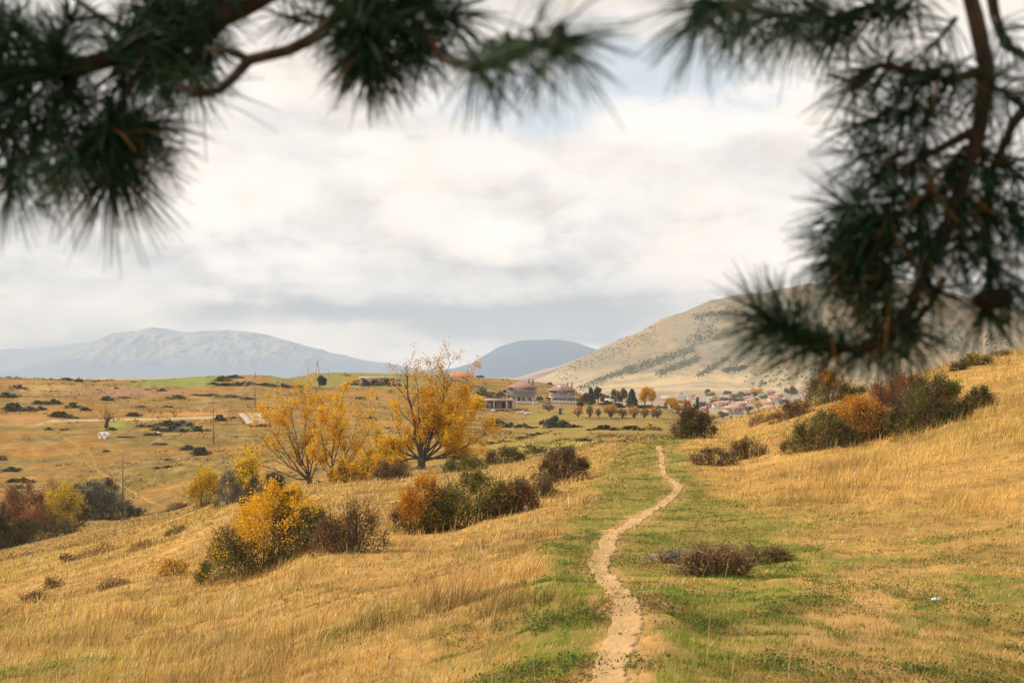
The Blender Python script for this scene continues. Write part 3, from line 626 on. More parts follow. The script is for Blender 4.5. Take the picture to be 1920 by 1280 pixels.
def bush(name, u, v, wpx, hpx, pals, label, cat='shrub', group=None, leaf=None, dens=1.0, stems=26, seed=None, pal_top=None, depth=.8, prof=None, twig=None, d=None, sparse=0.0, stemh=1.0, side=None, lpx=2.6):
    rng = np.random.default_rng(int(u * 7 + v * 13) if seed is None else seed)
    o = at(u, v) if d is None else atd(u, d)
    D = o[1]; s = D / F; W, H = wpx * s, hpx * s; dep = W * depth
    L = lobes(W * 1.06, H, dep, rng, int(18 + wpx / 7), prof)
    sz = leaf if leaf else max(.045, lpx * s)
    n = int(np.clip(wpx * hpx * 1.55 * (2.5 * s / sz) ** 2 * dens, 700, 34000))
    n0 = max(60, n // 8); n = n0; ii = rng.integers(0, len(L), n); Lc = np.array(L)[ii]
    dr = rng.normal(size=(n, 3)); dr /= np.linalg.norm(dr, axis=1)[:, None]; rad = rng.random(n) ** .45
    rad *= .50 + .95 * fbm(dr[:, 0] * 2.6 + ii, dr[:, 2] * 2.6 + dr[:, 1] * 1.7, 3, 5)
    P = Lc[:, :3] + dr * rad[:, None] * Lc[:, 3:]
    P = np.repeat(P, 8, 0); n = len(P); P = P + rng.normal(size=P.shape) * sz * 1.15
    # fill the base so that the shrub meets the ground raggedly
    nb = n // 5; B = np.stack([rng.uniform(-.46, .46, nb) * W, rng.uniform(-.4, .4, nb) * dep, rng.random(nb) ** 1.5 * H * .35], 1); P = np.concatenate([P, B]); n = len(P)
    P = P + rng.normal(size=P.shape) * sz * .5
    gx, gy = P[:, 0] + o[0], P[:, 1] + o[1]; gr = gz(gx, gy) - o[2]
    P[:, 2] = np.maximum(P[:, 2], 0.01) + gr * np.clip(1 - P[:, 2] / (H + 1e-6) * .6, 0.3, 1)
    clump = fbm(P[:, 0] / (H * .22) + 7, P[:, 2] / (H * .18) + P[:, 1] / (H * .3), 3, 9)
    if sparse: k = clump > sparse * .8; P = P[k]; clump = clump[k]; n = len(P)
    pals = [pals] if isinstance(pals, str) else pals
    c = pick(pals[0], n, rng)
    for q in pals[1:]: k = rng.random(n) < .62 * sst(clump, .38, .54); c[k] = pick(q, n, rng)[k]
    if pal_top:  # own leaf colours, also carrying a sunlit top over a shaded base
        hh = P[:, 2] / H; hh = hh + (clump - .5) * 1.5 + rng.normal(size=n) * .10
        if side: hh = hh - side * P[:, 0] / W * 1.1  # sunward side of the bush put into the leaf colours too
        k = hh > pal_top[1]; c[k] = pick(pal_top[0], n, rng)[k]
    root = empty(name, o, label, cat, group)
    V, Q = cards(P, sz, rng)
    mesh('foliage', V, Q, None, M_LEAF, root, np.repeat(c, 4, 0))
    if stems:
        m = MB(); stems = max(stems, 12)
        for i in range(stems):
            l = L[rng.integers(0, len(L))]; b0 = np.array([l[0] * .45 + rng.normal() * W * .05, l[1] * .45, 0.]); b0[2] = float(gz(o[0] + b0[0], o[1] + b0[1]) - o[2]) - .03
            e = np.array([l[0] + rng.normal() * l[3] * .8, l[1] + rng.normal() * l[4] * .6, (l[2] + l[5] * rng.uniform(.2, 1.25)) * stemh])
            mid = (b0 + e) / 2 + np.array([rng.normal() * W * .03, 0, H * .08]); r0 = max(.012, .5 * s) * rng.uniform(.6, 1.3)
            pts = [b0, mid, e]; m.tube(pts, [r0, r0 * .7, r0 * .25], 4, False)
            for j in range(4):
                q = mid + (e - mid) * rng.random(); f = q + np.array([rng.normal() * .10 * W, rng.normal() * .08 * W, abs(rng.normal()) * .16 * H]); m.tube([q, f], [r0 * .45, r0 * .15], 3, False)
        m.build('stems', twig or M_TWIG, root)
    return root
_sm = {}
def small_shrub(u, v, wpx, hpx, pal, label, group='small shrubs on the far slopes', name='shrub', cat='shrub', d=None, dens=1.0):
    """far shrub: one of a few shared foliage meshes, scaled; too small to show stems"""
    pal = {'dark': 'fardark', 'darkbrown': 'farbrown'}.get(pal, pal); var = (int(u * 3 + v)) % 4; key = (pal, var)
    if key not in _sm:
        rng = np.random.default_rng(sum(map(ord, pal)) + var * 11); L = np.array(lobes(.9, .95, .9, rng, 12)); L[:, 2] *= .8; n = 1100
        Lc = L[rng.integers(0, len(L), n)]; dr = rng.normal(size=(n, 3)); dr /= np.linalg.norm(dr, axis=1)[:, None]
        P = Lc[:, :3] + dr * (rng.random(n) ** .5)[:, None] * Lc[:, 3:]; P[:, 2] = np.maximum(P[:, 2], -.05)
        B = np.stack([rng.uniform(-.52, .52, 420), rng.uniform(-.42, .42, 420), rng.uniform(-.16, .34, 420)], 1); P = np.concatenate([P, B])
        V, Q = cards(P, .12, rng); c = pick(pal, len(P), rng)
        o = mesh(name, V, Q, None, M_LEAF, None, np.repeat(c, 4, 0)); _sm[key] = o
    else:
        o = _sm[key].copy(); COL.objects.link(o)
    p = at(u, v) if d is None else atd(u, d); s = p[1] / F
    o.name = name
    o.location = [float(c) for c in p]; o.scale = (wpx * s * 1.22, max(wpx, hpx) * s * .95, hpx * s * .86); o.rotation_euler = (0, 0, 0)
    return tag(o, label, cat, group)
def norm(a): return a / (np.linalg.norm(a) + 1e-9)
def tree(name, u, v, limbs, label, cat='tree', trunk=(.3, 1.2), pal='gold', pal2=None, leaf=.16, nleaf=9000, seed=1, d=None, group=None, bark=None, levels=3, spread=.55, leaf_sel=None, twl=1.0, size_px=None):
    """limbs: list of (dx px, dz px, radius fraction) end points of main limbs in photo pixels from the foot"""
    rng = np.random.default_rng(seed); o = at(u, v) if d is None else atd(u, d); s = o[1] / F
    root = empty(name, o, label, cat, group); m = MB(); tips = []
    tr, th = trunk; fork = np.array([0, 0, th])
    m.tube([[0, 0, -.4], [0, 0, .1], [.02, 0, th * .55], fork + [0, 0, .05]], [tr * 1.35, tr * 1.12, tr, tr * 1.0], 9)
    def grow(a, dirn, length, rad, lev):
        n = max(3, int(4 + length)); P = [a]; dcur = norm(dirn); 
        for i in range(n):
            dcur = norm(dcur + rng.normal(size=3) * .10 + np.array([0, 0, .05 * (1 if lev > 0 else .6)])); P.append(P[-1] + dcur * length / n)
        P = np.array(P); rr = rad * np.linspace(1, .28, n + 1); m.tube(P, rr, 6 if lev == 0 else (4 if lev == 1 else 3), False)
        if lev >= levels:
            tips.append((P, length)); return P
        k = int({0: 9, 1: 6, 2: 4}[lev] * (1.0 if lev else 1.1))
        for j in range(k):
            f = rng.uniform(.22 if lev == 0 else .15, 1.0); i = min(int(f * n), n - 1); b = P[i] + (P[i+1] - P[i]) * (f * n - i)
            dd = norm(P[i+1] - P[i]); side = norm(np.cross(dd, rng.normal(size=3))); nd = norm(dd * (1 - spread * .55) + side * spread + np.array([0, 0, .12]))
            grow(b, nd, length * rng.uniform(.30, .52) * (1.15 - f * .5) * twl, rr[i] * rng.uniform(.4, .6), lev + 1)
        return P
    for (dx, dz, rf) in limbs:
        e = np.array([dx * 1.13 * s, rng.uniform(-.75, .75) * (abs(dx) * s * .5 + 1.3), dz * .91 * s]); st = fork * np.array([1, 1, rng.uniform(.6, 1.0)])
        L = np.linalg.norm(e - st)
        # limb bends upward: aim first outward then towards the end point
        n = 7; P = [st]; 
        for i in range(1, n + 1):
            f = i / n; q = st + (e - st) * f; q = q + np.array([dx * s * .10, 0, -dz * s * .05]) * math.sin(math.pi * f) + rng.normal(size=3) * L * .012; P.append(q)
        P = np.array(P); rr = tr * rf * .6 * np.linspace(1, .14, n + 1) ** 1.1 ; m.tube(P, rr, 7, False)
        for j in range(int(7 + L * 1.3)):
            f = rng.uniform(.18, 1.0); i = min(int(f * n), n - 1); b = P[i] + (P[i+1] - P[i]) * (f * n - i); dd = norm(P[i+1] - P[i])
            side = norm(np.cross(dd, rng.normal(size=3))); nd = norm(dd * .6 + side * spread + np.array([0, 0, .15]))
            grow(b, nd, L * rng.uniform(.16, .34) * (1.15 - f * .4) * twl, rr[i] * rng.uniform(.35, .55), 1)
        tips.append((P[-3:], L * .3))
    m.build('trunk', bark or M_BARK, root, True)
    # leaves
    P = []; 
    k = rng.integers(0, len(tips), nleaf // 6)
    for q in k:
        Pl, ln = tips[q]; i = rng.integers(1, len(Pl)); P.append(Pl[i-1] + (Pl[i] - Pl[i-1]) * rng.random())
    P = np.repeat(np.array(P), 6, 0) + rng.normal(size=(len(P) * 6, 3)) * leaf * 1.6
    if leaf_sel is not None:
        keep = leaf_sel(P[:, 0] / s, P[:, 2] / s, rng, fbm(P[:, 0] / 1.1 + 5, P[:, 2] / 1.1 + P[:, 1] / 1.7, 3, seed)); P = P[keep]
    n = len(P); c = pick(pal, n, rng)
    if pal2: kk = P[:, 2] / s > pal2[1] + rng.normal(size=n) * 12; c[kk] = pick(pal2[0], n, rng)[kk]
    V, Q = cards(P, leaf, rng, .8); mesh('crown', V, Q, None, M_LEAF, root, np.repeat(c, 4, 0))
    return root
def grove_tree(name, u, v, wpx, hpx, pal, label, group=None, shape='round', d=None, trunkf=.22, pal2=None, dens=1., cat='tree'):
    """distant tree: trunk with forks and a loose crown"""
    rng = np.random.default_rng(int(u * 5 + v)); o = at(u, v) if d is None else atd(u, d); s = o[1] / F; W, H = wpx * s, hpx * s
    root = empty(name, o, label, cat, group); m = MB(); tr = max(.09, W * .035); zt = H * trunkf
    m.tube([[0, 0, -.3], [0, 0, zt], [0, 0, H * .75]], [tr * 1.2, tr, tr * .3], 6)
    n = int(np.clip(wpx * hpx * 5.5 * dens, 500, 5000)); 
    if shape == 'cone':
        f = rng.random(n) ** .75; zz = H * (.06 + .94 * f); rad = W / 2 * (1 - f) ** .8 * (.35 + .65 * rng.random(n) ** .5) + W * .03; a = rng.random(n) * 6.283
        rad *= .45 + 1.1 * fbm(a * 1.5, zz / H * 7, 3, int(u)); P = np.stack([np.cos(a) * rad, np.sin(a) * rad, zz], 1)
    elif shape == 'vase':
        f = rng.random(n) ** .6; a = rng.random(n) * 6.283; rad = W / 2 * (.12 + .9 * np.sin(np.minimum(f * 1.2, 1) * 1.95)) * (.15 + .85 * rng.random(n) ** .5) * (.7 + .6 * fbm(a * 1.6, f * 4, 3, int(u))); zz = H * (trunkf + (1 - trunkf) * f) * (1 - .30 * (rad / (W / 2)) ** 2) * (.9 + .25 * fbm(a * 1.3, f * 3, 2, int(u) + 3)); P = np.stack([np.cos(a) * rad, np.sin(a) * rad, zz], 1)
        P = P[rng.random(n) < .25 + .9 * sst(f, .2, .7)]
    else:
        L = []
        for i in range(9):
            fx = rng.uniform(-.55, .55); fz = rng.uniform(.2, .8); L.append((fx * W * (1 - abs(fz - .45)), rng.uniform(-.3, .3) * W, zt + (H - zt) * fz, W * rng.uniform(.16, .3), W * .26, (H - zt) * rng.uniform(.14, .26)))
        L = np.array(L)[rng.integers(0, 9, n)]; dr = rng.normal(size=(n, 3)); dr /= np.linalg.norm(dr, axis=1)[:, None]; P = L[:, :3] + dr * (rng.random(n) ** .5)[:, None] * L[:, 3:]
        if shape == 'tall': P[:, 2] = zt * .6 + (P[:, 2] - zt) * 1.05
    for i in range(26 if shape == 'vase' else 6):
        q = P[rng.integers(0, len(P))]; m.tube([[0, 0, zt * rng.uniform(.7, 1.2)], q * [.5, .5, .62], q], [tr * .6, tr * .35, tr * .12], 4, False)
    m.build('trunk', M_BARK, root); c = pick(pal, len(P), rng)
    if pal2: k = P[:, 2] / H + rng.normal(size=len(P)) * .12 > pal2[1]; c[k] = pick(pal2[0], len(P), rng)[k]
    P = P + rng.normal(size=P.shape) * s * 1.1; V, Q = cards(P, max(.12, 1.9 * s), rng, .8); mesh('crown', V, Q, None, M_LEAF, root, np.repeat(c, 4, 0)); return root

# ------------------------------------------------------------------ the two big autumn trees and their neighbours
def selR(x, z, rng, cl):
    r = np.hypot((x - 12) / 108, (z - 95) / 100)
    pr = .16 + .7 * sst(cl, .40, .58); pr = np.where(z > 150, pr * .55, pr); pr = np.where((x < -20) & (z > 60) & (z < 150), pr * .8, pr); pr = np.where(x > 70, np.minimum(pr * 1.5, 1), pr)
    return rng.random(len(x)) < pr
tree('autumn_tree', 790, 880, [(-95, 8, .45), (-70, 62, .5), (-52, 118, .5), (-26, 218, .85), (-8, 190, .55), (20, 150, .55), (45, 224, .85), (62, 160, .55), (95, 128, .6), (112, 78, .55), (98, 30, .5), (70, 100, .6), (18, 205, .5), (80, 200, .4)],
     'golden spreading tree with a thick dark trunk on the bank, tallest tree in the picture', trunk=(.36, 1.1), pal='gold', pal2=('pale', 172), leaf=.135, nleaf=56000, seed=5, leaf_sel=selR, spread=.55)
def selL(x, z, rng, cl):
    pr = .10 + .8 * sst(cl, .42, .58); pr = np.where((x < -10) & (z < 110), pr * .22, pr); return rng.random(len(x)) < pr
tree('autumn_tree', 580, 908, [(-108, 60, .45), (-85, 110, .5), (-78, 150, .5), (-45, 165, .5), (-35, 188, .6), (-10, 190, .6), (12, 165, .5), (40, 150, .5), (-60, 90, .4), (-20, 120, .4)],
     'fan shaped yellow tree with many bare slender stems, leftmost of the large trees', trunk=(.26, .5), pal='gold', leaf=.135, nleaf=42000, seed=8, leaf_sel=selL, spread=.5)
def selM(x, z, rng, cl):
    return rng.random(len(x)) < .10 + .75 * sst(cl, .44, .58)
tree('autumn_tree', 622, 900, [(-20, 130, .6), (8, 175, .7), (22, 182, .6), (50, 165, .6), (68, 120, .5), (40, 70, .4), (-32, 70, .4), (58, 30, .35)],
     'orange-yellow upright tree standing close against the right side of the fan shaped tree', trunk=(.22, .6), pal='gold', leaf=.135, nleaf=30000, seed=12, leaf_sel=selM, spread=.5)
tree('young_tree', 722, 886, [(-28, 40, .6), (-10, 75, .8), (10, 62, .6), (28, 45, .6), (-35, 20, .4), (30, 15, .4)],
     'small bright yellow tree between the two large golden trees', trunk=(.12, .5), pal='yellow', leaf=.16, nleaf=9000, seed=14, levels=2)
tree('young_tree', 461, 925, [(-12, 45, .6), (0, 82, .9), (12, 50, .6), (-18, 22, .4), (18, 22, .4)], 'slim yellow-green sapling rising left of the fan shaped tree', trunk=(.1, .5), pal='yellow', leaf=.16, nleaf=5000, seed=15, levels=2)
bush('autumn_bush', 385, 948, 68, 72, ['yellow', 'olive'], 'yellow-green bush at the gully edge left of the grey bare bush', pal_top=('yellow', .55))
bush('bare_bush', 430, 945, 52, 62, ['grey'], 'grey bare-looking bush beside the yellow-green bush in the gully', dens=.6, stems=60, twig=M_GREYTWIG)
bush('bush', 500, 938, 90, 52, ['darkbrown', 'grey'], 'dark undergrowth bush at the foot of the fan shaped tree', stems=40)
bush('bush', 655, 905, 90, 42, ['gold', 'darkbrown'], 'low golden bush under the orange-yellow upright tree', stems=26)
bush('bush', 735, 899, 70, 36, ['brown', 'darkbrown'], 'brown thorny bush just left of the thick dark trunk', stems=40)
bush('bush', 868, 884, 84, 30, ['dark', 'olive'], 'low dark green bush right of the thick dark trunk', stems=20)
bush('bush', 946, 868, 78, 28, ['darkbrown', 'dark'], 'second low dark bush further right along the bank behind the big tree', stems=20)
bush('bush', 1005, 850, 42, 14, ['olive', 'darkbrown'], 'small olive bush right of the two low dark bushes', stems=10)
# near slope bushes
bush('autumn_bush', 515, 1052, 265, 138, ['dark', 'olive'], 'large bush with golden leaves above and dark green below, sun and shade put into their colour, on the near slope', pal_top=('gold', .52), side=.55, stems=60, dens=1.1, prof=lambda f: 1 - .30 * max(0, f) - .25 * max(0, -f - .3), lpx=3.2)
bush('bush', 425, 1052, 80, 62, ['brown', 'grey'], 'grey-brown twiggy bush at the left foot of the large golden bush', stems=40, dens=.5)
bush('bush', 655, 1032, 150, 96, ['brown', 'darkbrown'], 'loose brown and reddish bush right of the large golden bush', stems=70, dens=.45, sparse=.35, pal_top=('orange', .85))
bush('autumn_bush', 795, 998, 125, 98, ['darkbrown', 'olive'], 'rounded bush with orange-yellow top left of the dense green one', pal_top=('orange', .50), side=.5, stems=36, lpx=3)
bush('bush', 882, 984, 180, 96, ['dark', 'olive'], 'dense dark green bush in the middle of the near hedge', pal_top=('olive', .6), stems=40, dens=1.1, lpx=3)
bush('bush', 965, 960, 80, 62, ['darkbrown', 'rust'], 'reddish-brown bush at the right end of the dense green bush', stems=40, dens=.8)
bush('bush', 1005, 935, 80, 45, ['brown', 'darkbrown'], 'brown thin-leaved bush below the dome shaped brown bush', stems=50, dens=.6)
bush('bush', 1055, 905, 108, 68, ['darkbrown', 'brown'], 'dome shaped brown twiggy bush left of the footpath', stems=90, dens=.75, prof=lambda f: 1.05)
bush('bush', 1300, 821, 84, 56, ['darkbrown', 'dark'], 'dark bush on the crest just right of the path top', stems=60, dens=1.0, prof=lambda f: 1.0 - .35 * max(0, f))
bush('bush', 1338, 872, 90, 30, ['darkbrown', 'brown'], 'low dark trailing bush below the crest right of the path', stems=36, dens=.7)
bush('bush', 1400, 860, 74, 42, ['brown', 'olive'], 'grey-brown dome bush right of the low trailing bush', stems=60, dens=.6)
bush('low_bush', 1345, 1078, 140, 58, ['brown', 'straw'], 'low tangled brown thorn bush in the grass right of the footpath', stems=190, dens=.8, leaf=.028, depth=.9, twig=M_DRYTWIG)
bush('low_bush', 1432, 1055, 110, 30, ['olive', 'brown'], 'flat dry grassy tangle trailing right from the low thorn bush', stems=80, dens=.8, leaf=.028, twig=M_DRYTWIG)
bush('low_bush', 1262, 1054, 90, 24, ['straw', 'grey'], 'flat pale dead twigs at the left of the low thorn bush', stems=70, dens=.25, leaf=.03, twig=M_GREYTWIG)
# hedge on the right slope
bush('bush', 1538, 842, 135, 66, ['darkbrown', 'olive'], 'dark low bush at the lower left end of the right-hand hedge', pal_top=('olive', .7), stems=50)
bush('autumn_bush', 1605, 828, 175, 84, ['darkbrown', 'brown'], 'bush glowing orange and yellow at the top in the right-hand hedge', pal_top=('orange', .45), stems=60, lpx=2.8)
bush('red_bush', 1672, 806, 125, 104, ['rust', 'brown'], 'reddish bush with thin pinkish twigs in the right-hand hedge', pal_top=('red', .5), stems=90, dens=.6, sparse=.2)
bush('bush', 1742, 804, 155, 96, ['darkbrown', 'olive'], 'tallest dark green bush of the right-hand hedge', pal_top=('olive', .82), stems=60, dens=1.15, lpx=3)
bush('bush', 1672, 815, 105, 48, ['grey', 'brown'], 'grey-brown twiggy bush in front of the tallest dark hedge bush', stems=90, dens=.7, twig=M_GREYTWIG)
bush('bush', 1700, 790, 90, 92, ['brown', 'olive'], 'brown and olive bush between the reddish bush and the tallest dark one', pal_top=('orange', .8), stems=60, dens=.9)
bush('bush', 1782, 782, 80, 66, ['darkbrown', 'brown'], 'brown bush at the right end of the tallest dark hedge bush', stems=50)
bush('bush', 1838, 762, 62, 36, ['dark', 'darkbrown'], 'small dark bush standing apart right of the hedge', stems=24)
bush('bush', 1487, 782, 84, 30, ['brown', 'darkbrown'], 'brown scrub on the crest in front of the village roofs', stems=50, dens=.8)
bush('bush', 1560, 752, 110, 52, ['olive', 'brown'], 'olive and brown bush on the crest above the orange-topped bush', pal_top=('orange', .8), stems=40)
bush('bush', 1430, 792, 60, 14, ['brown', 'straw'], 'low brown scrub strip at the lower end of the crest line', stems=24)
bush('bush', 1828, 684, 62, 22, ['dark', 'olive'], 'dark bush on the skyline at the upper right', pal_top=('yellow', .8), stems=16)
bush('bush', 1796, 694, 36, 16, ['darkbrown', 'dark'], 'smaller dark bush just left of the upper right skyline bush', stems=12)
bush('bush', 1876, 668, 40, 10, ['olive', 'brown'], 'flat olive bush on the skyline nearest the right edge', stems=10)
# gully on the left
bush('autumn_bush', 35, 990, 105, 86, ['brown', 'rust'], 'rust-red bush at the left edge of the gully thicket', stems=30, lpx=3)
bush('autumn_bush', 66, 1000, 80, 46, ['rust', 'brown'], 'low deep-red bush in front of the rust-red one', stems=20, lpx=3)
bush('autumn_bush', 122, 988, 84, 78, ['darkbrown', 'olive'], 'yellow bush in the middle of the left gully thicket', pal_top=('yellow', .4), stems=26)
bush('autumn_bush', 164, 972, 30, 46, ['gold', 'brown'], 'narrow yellow-orange bush right of the yellow gully bush', stems=12)
bush('bush', 198, 972, 110, 66, ['grey', 'dark'], 'dark grey-green bush at the right end of the left gully thicket', stems=30, twig=M_GREYTWIG)
bush('bush', 160, 950, 110, 46, ['grey', 'dark'], 'grey-green bush behind the narrow yellow-orange bush', stems=10)
bush('bush', 70, 1012, 170, 44, ['dark', 'darkbrown'], 'dark undergrowth beneath the red gully bushes', stems=30)
bush('bush', 5, 1030, 50, 80, ['dark', 'olive'], 'dark green bush cut by the left edge of the picture', stems=20)
bush('bush', 95, 925, 40, 26, ['straw', 'yellow'], 'pale yellowish bush above the left gully thicket', stems=14, dens=.5)
# broken ground at the near bank on the left
for i, (u, v, a, b, pal, lab) in enumerate([
    (62, 1128, 60, 18, 'brown', 'brown tussock bush on the near bank at lower left'), (100, 1102, 44, 22, 'olive', 'olive tussock bush left of centre on the lower left bank'),
    (186, 1040, 80, 20, 'straw', 'straw coloured scrub above the lower left bank'), (128, 1052, 44, 12, 'darkbrown', 'small dark scrub clump on the lower left bank'),
    (325, 1078, 70, 32, 'gold', 'low golden scrub left of the large golden bush'), (262, 1030, 60, 16, 'straw', 'pale scrub patch below the front utility pole'),
    (330, 1000, 44, 14, 'olive', 'small olive scrub in the grass between pole and golden bush'), (215, 1100, 60, 14, 'brown', 'brown scrub line at the edge of the pale slope'),
    (262, 968, 40, 14, 'darkbrown', 'dark scrub at the foot of the front utility pole'), (330, 955, 40, 12, 'brown', 'brown scrub in the gully left of the yellow-green bush')]):
    bush('scrub', u, v, a, b, [pal, 'brown'], lab, stems=16, dens=.55, sparse=.25)

# ------------------------------------------------------------------ far shrubs
SH = [(25,770,36,22,'dark','round dark shrub at the far left below the skyline'),(12,744,34,13,'grey','grey-green shrub cut by the left edge under the skyline'),(34,729,24,12,'grey','small grey shrub near the skyline at far left'),
(76,757,26,12,'darkbrown','brown shrub upper left of a pair above the track'),(102,757,24,13,'dark','dark shrub, right of the brown one above the track'),(56,770,24,13,'grey','grey shrub right of the round dark shrub'),(76,768,20,10,'grey','smaller grey shrub second from the round dark shrub'),
(112,781,36,15,'dark','dark spreading shrub just above the dirt track'),(135,784,20,7,'darkbrown','flat brown shrub touching the dark spreading shrub'),(138,764,26,14,'olive','olive shrub with an orange tint above the dirt track'),(160,769,18,9,'dark','small dark shrub right of the orange-tinted olive shrub'),
(201,750,22,12,'grey','grey shrub at the left end of the stony ledge'),(234,747,24,6,'brown','flat brown shrub on the stony ledge'),(250,779,26,9,'dark','dark oval shrub above the orange cut bank'),(331,746,28,9,'olive','olive shrub above the stony patch'),(303,733,16,8,'grey','little grey shrub right below the green field'),
(278,731,12,4,'brown','tiny brown shrub left of the little grey shrub'),(218,728,8,4,'darkbrown','dot-like dark shrub under the bare ridge'),(185,731,9,3,'darkbrown','dot-like shrub on the bare ridge'),(315,763,16,5,'darkbrown','small brown shrub below the stony patch'),(265,763,16,5,'grey','low grey shrub under the stony ledge'),
(318,797,46,13,'dark','long dark hedge shrub below the end of the track, upper row'),(345,797,30,12,'grey','grey-green shrub in the upper row below the track'),(300,806,30,9,'darkbrown','brown shrub at the left of the lower hedge row'),(325,808,44,14,'dark','dark hedge shrub in the lower row below the track'),(370,808,40,14,'olive','rounded olive shrub at the right of the lower hedge row'),
(272,800,30,7,'darkbrown','flat dark shrub left of the hedge rows'),(286,816,28,9,'dark','dark shrub beside the small white stone'),(235,820,28,5,'darkbrown','flat dark strip shrub right of the white pipes'),(92,806,14,8,'olive','small olive shrub below the dirt track at left'),(122,806,18,5,'brown','flat brown shrub below the dirt track'),
(208,806,18,8,'green','green tuft at the foot of the pollarded stump'),(376,853,32,22,'dark','dark cone-like shrub on the slope under the second pole'),(352,842,26,12,'grey','grey shrub left of the cone-like shrub'),(412,789,20,17,'dark','dark shrub beside the pale sheets'),(438,784,14,6,'grey','low grey shrub touching the pale sheets'),
(300,833,22,6,'darkbrown','flat dark shrub mid slope under the wires'),(200,846,14,4,'grey','tiny grey shrub mid slope left of the wires'),(318,876,20,7,'darkbrown','brown shrub mid slope above the gully'),(295,878,14,5,'dark','tiny dark shrub next to the brown one above the gully'),(318,862,18,5,'brown','tiny brown shrub above the mid slope pair'),
(22,882,32,11,'grey','grey shrub at the left edge above the gully'),(36,902,36,12,'dark','dark shrub above the left gully, upper'),(58,904,18,8,'dark','small dark shrub attached right of the upper gully shrub'),(38,915,18,10,'grey','grey shrub just above the gully thicket'),(4,862,14,14,'brown','brown shrub cut by the left edge mid slope'),
(122,713,26,8,'olive','low olive shrub on the left skyline'),(148,716,14,12,'green','pointed green shrub on the left skyline'),(96,711,12,4,'brown','tiny brown shrub on the left skyline'),(180,715,30,2.5,'brown','thin hedge line on the left skyline'),(250,716,10,3,'brown','dot shrub on the green field skyline'),
(418,714,26,14,'dark','dark scrub at the left end of the long skyline hedge'),(440,709,28,10,'grey','grey scrub on top of the small rise'),(436,722,50,10,'dark','dark scrub at the foot of the small rise'),(465,721,34,9,'dark','dark scrub continuing the hedge right of the rise'),(400,720,20,6,'grey','low scrub at the tip of the skyline hedge'),
(372,741,26,5,'darkbrown','flat brown shrub on the slope left of the far pole'),(398,742,28,6,'dark','dark strip shrub on the slope left of the far pole'),(430,745,38,8,'olive','olive strip shrub on the slope near the far pole'),(465,748,24,6,'brown','brown strip shrub near the far pole foot'),
(500,724,40,9,'dark','dark hedge piece left of the round dark tree'),(530,725,28,9,'darkbrown','dark hedge piece nearer the round dark tree'),(556,726,24,8,'dark','dark hedge piece touching the round dark tree'),(660,722,28,8,'dark','dark shrub left of the long low shed'),(667,719,20,13,'yellow','yellow-green bush beside the long low shed'),
(688,723,16,12,'grey','grey bush in front of the long low shed'),(714,723,20,14,'olive','olive bush in front of the shed middle'),(740,723,22,9,'dark','dark bush at the right end of the shed'),(694,785,22,7,'darkbrown','dark shrub on the slope between the golden trees'),(652,704,12,2.5,'dark','dark line shrub on the skyline by the shed'),
(918,800,24,16,'grey','grey shrub first from left in the field hedge'),(935,799,26,19,'dark','dark shrub second from left in the field hedge'),(954,801,26,15,'grey','grey shrub third from left in the field hedge'),(979,801,24,13,'dark','dark shrub fourth from left in the field hedge'),(998,803,22,8,'darkbrown','low brown shrub left of the big round hedge bush'),
(1017,795,11,15,'dark','narrow dark bush left of the big round hedge bush'),(1040,801,36,32,'grey','big round grey-green bush in the field hedge'),(1057,801,26,20,'dark','dark right flank of the round field hedge bush'),(1079,801,28,9,'darkbrown','low brown shrub right of the round hedge bush'),(1110,806,20,5,'brown','flat brown shrub before the black-green clump'),
(1133,805,34,12,'conifer','black-green low clump left of the pointed one'),(1152,806,20,8,'darkbrown','low dark shrub right of the black-green clump'),(1183,806,32,14,'conifer','black-green pointed clump below the orchard'),(1202,806,14,8,'darkbrown','brown shrub ending the clump below the orchard'),(1217,803,12,18,'yellow','bright yellow sapling bush below the orchard end'),
(1228,806,22,10,'brown','brown shrub under the yellow sapling bush'),(1100,826,34,8,'darkbrown','flat dark shrub in the yellow-green field'),(1140,818,30,7,'dark','dark strip bush above the path green strip'),(1008,815,34,7,'darkbrown','flat brown scrub at the field corner'),(985,822,30,7,'brown','brown scrub left of the field corner'),(948,828,22,6,'darkbrown','small dark scrub on the furrowed slope'),
(925,832,40,6,'brown','flat brown scrub on the furrowed slope'),(995,838,26,5,'brown','thin brown scrub above the low dark bushes'),(1180,829,36,8,'brown','brown weeds at the left of the path top'),(1215,822,30,7,'straw','straw weeds behind the path top'),(1248,822,24,8,'brown','brown weeds left of the dark crest bush'),
(905,741,26,22,'olive','olive bush left of the flat roofed house top'),(925,747,24,18,'brown','brown bush behind the flat roof'),(946,744,28,20,'brown','reddish-brown bush in front of the left gabled house'),(966,745,12,24,'grey','dark narrow bush before the left gabled house'),(900,706,14,8,'dark','dark shrub on the skyline right of the red roof'),
(942,712,6,4,'dark','dot shrub on the skyline left of the left gabled house'),(951,712,4,3,'dark','second dot shrub on the skyline there'),(992,747,14,6,'gold','golden bush at the foot of the left gabled house'),(980,747,8,5,'gold','small golden bush left of the larger one by the left gabled house'),(1012,750,12,14,'dark','dark bush right of the left gabled house'),
(1028,748,8,9,'dark','dark shrub left of the right gabled house'),(1066,753,20,11,'orange','orange-brown bush at the foot of the right gabled house'),(1080,753,20,16,'darkbrown','dark brown bush right of the right gabled house'),(1031,721,8,9,'dark','dark shrub peeping over the saddle between the houses'),
(934,764,18,17,'green','dark green bush before the unfinished brick house'),(1210,765,40,10,'conifer','dark hedge bush at the foot of the tall golden tree'),(1138,760,26,13,'conifer','round black-green shrub by the white roof'),(1160,764,20,12,'conifer','dark shrub left of the big conifer'),(1240,764,20,6,'darkbrown','dark low shrub at the hedge end')]
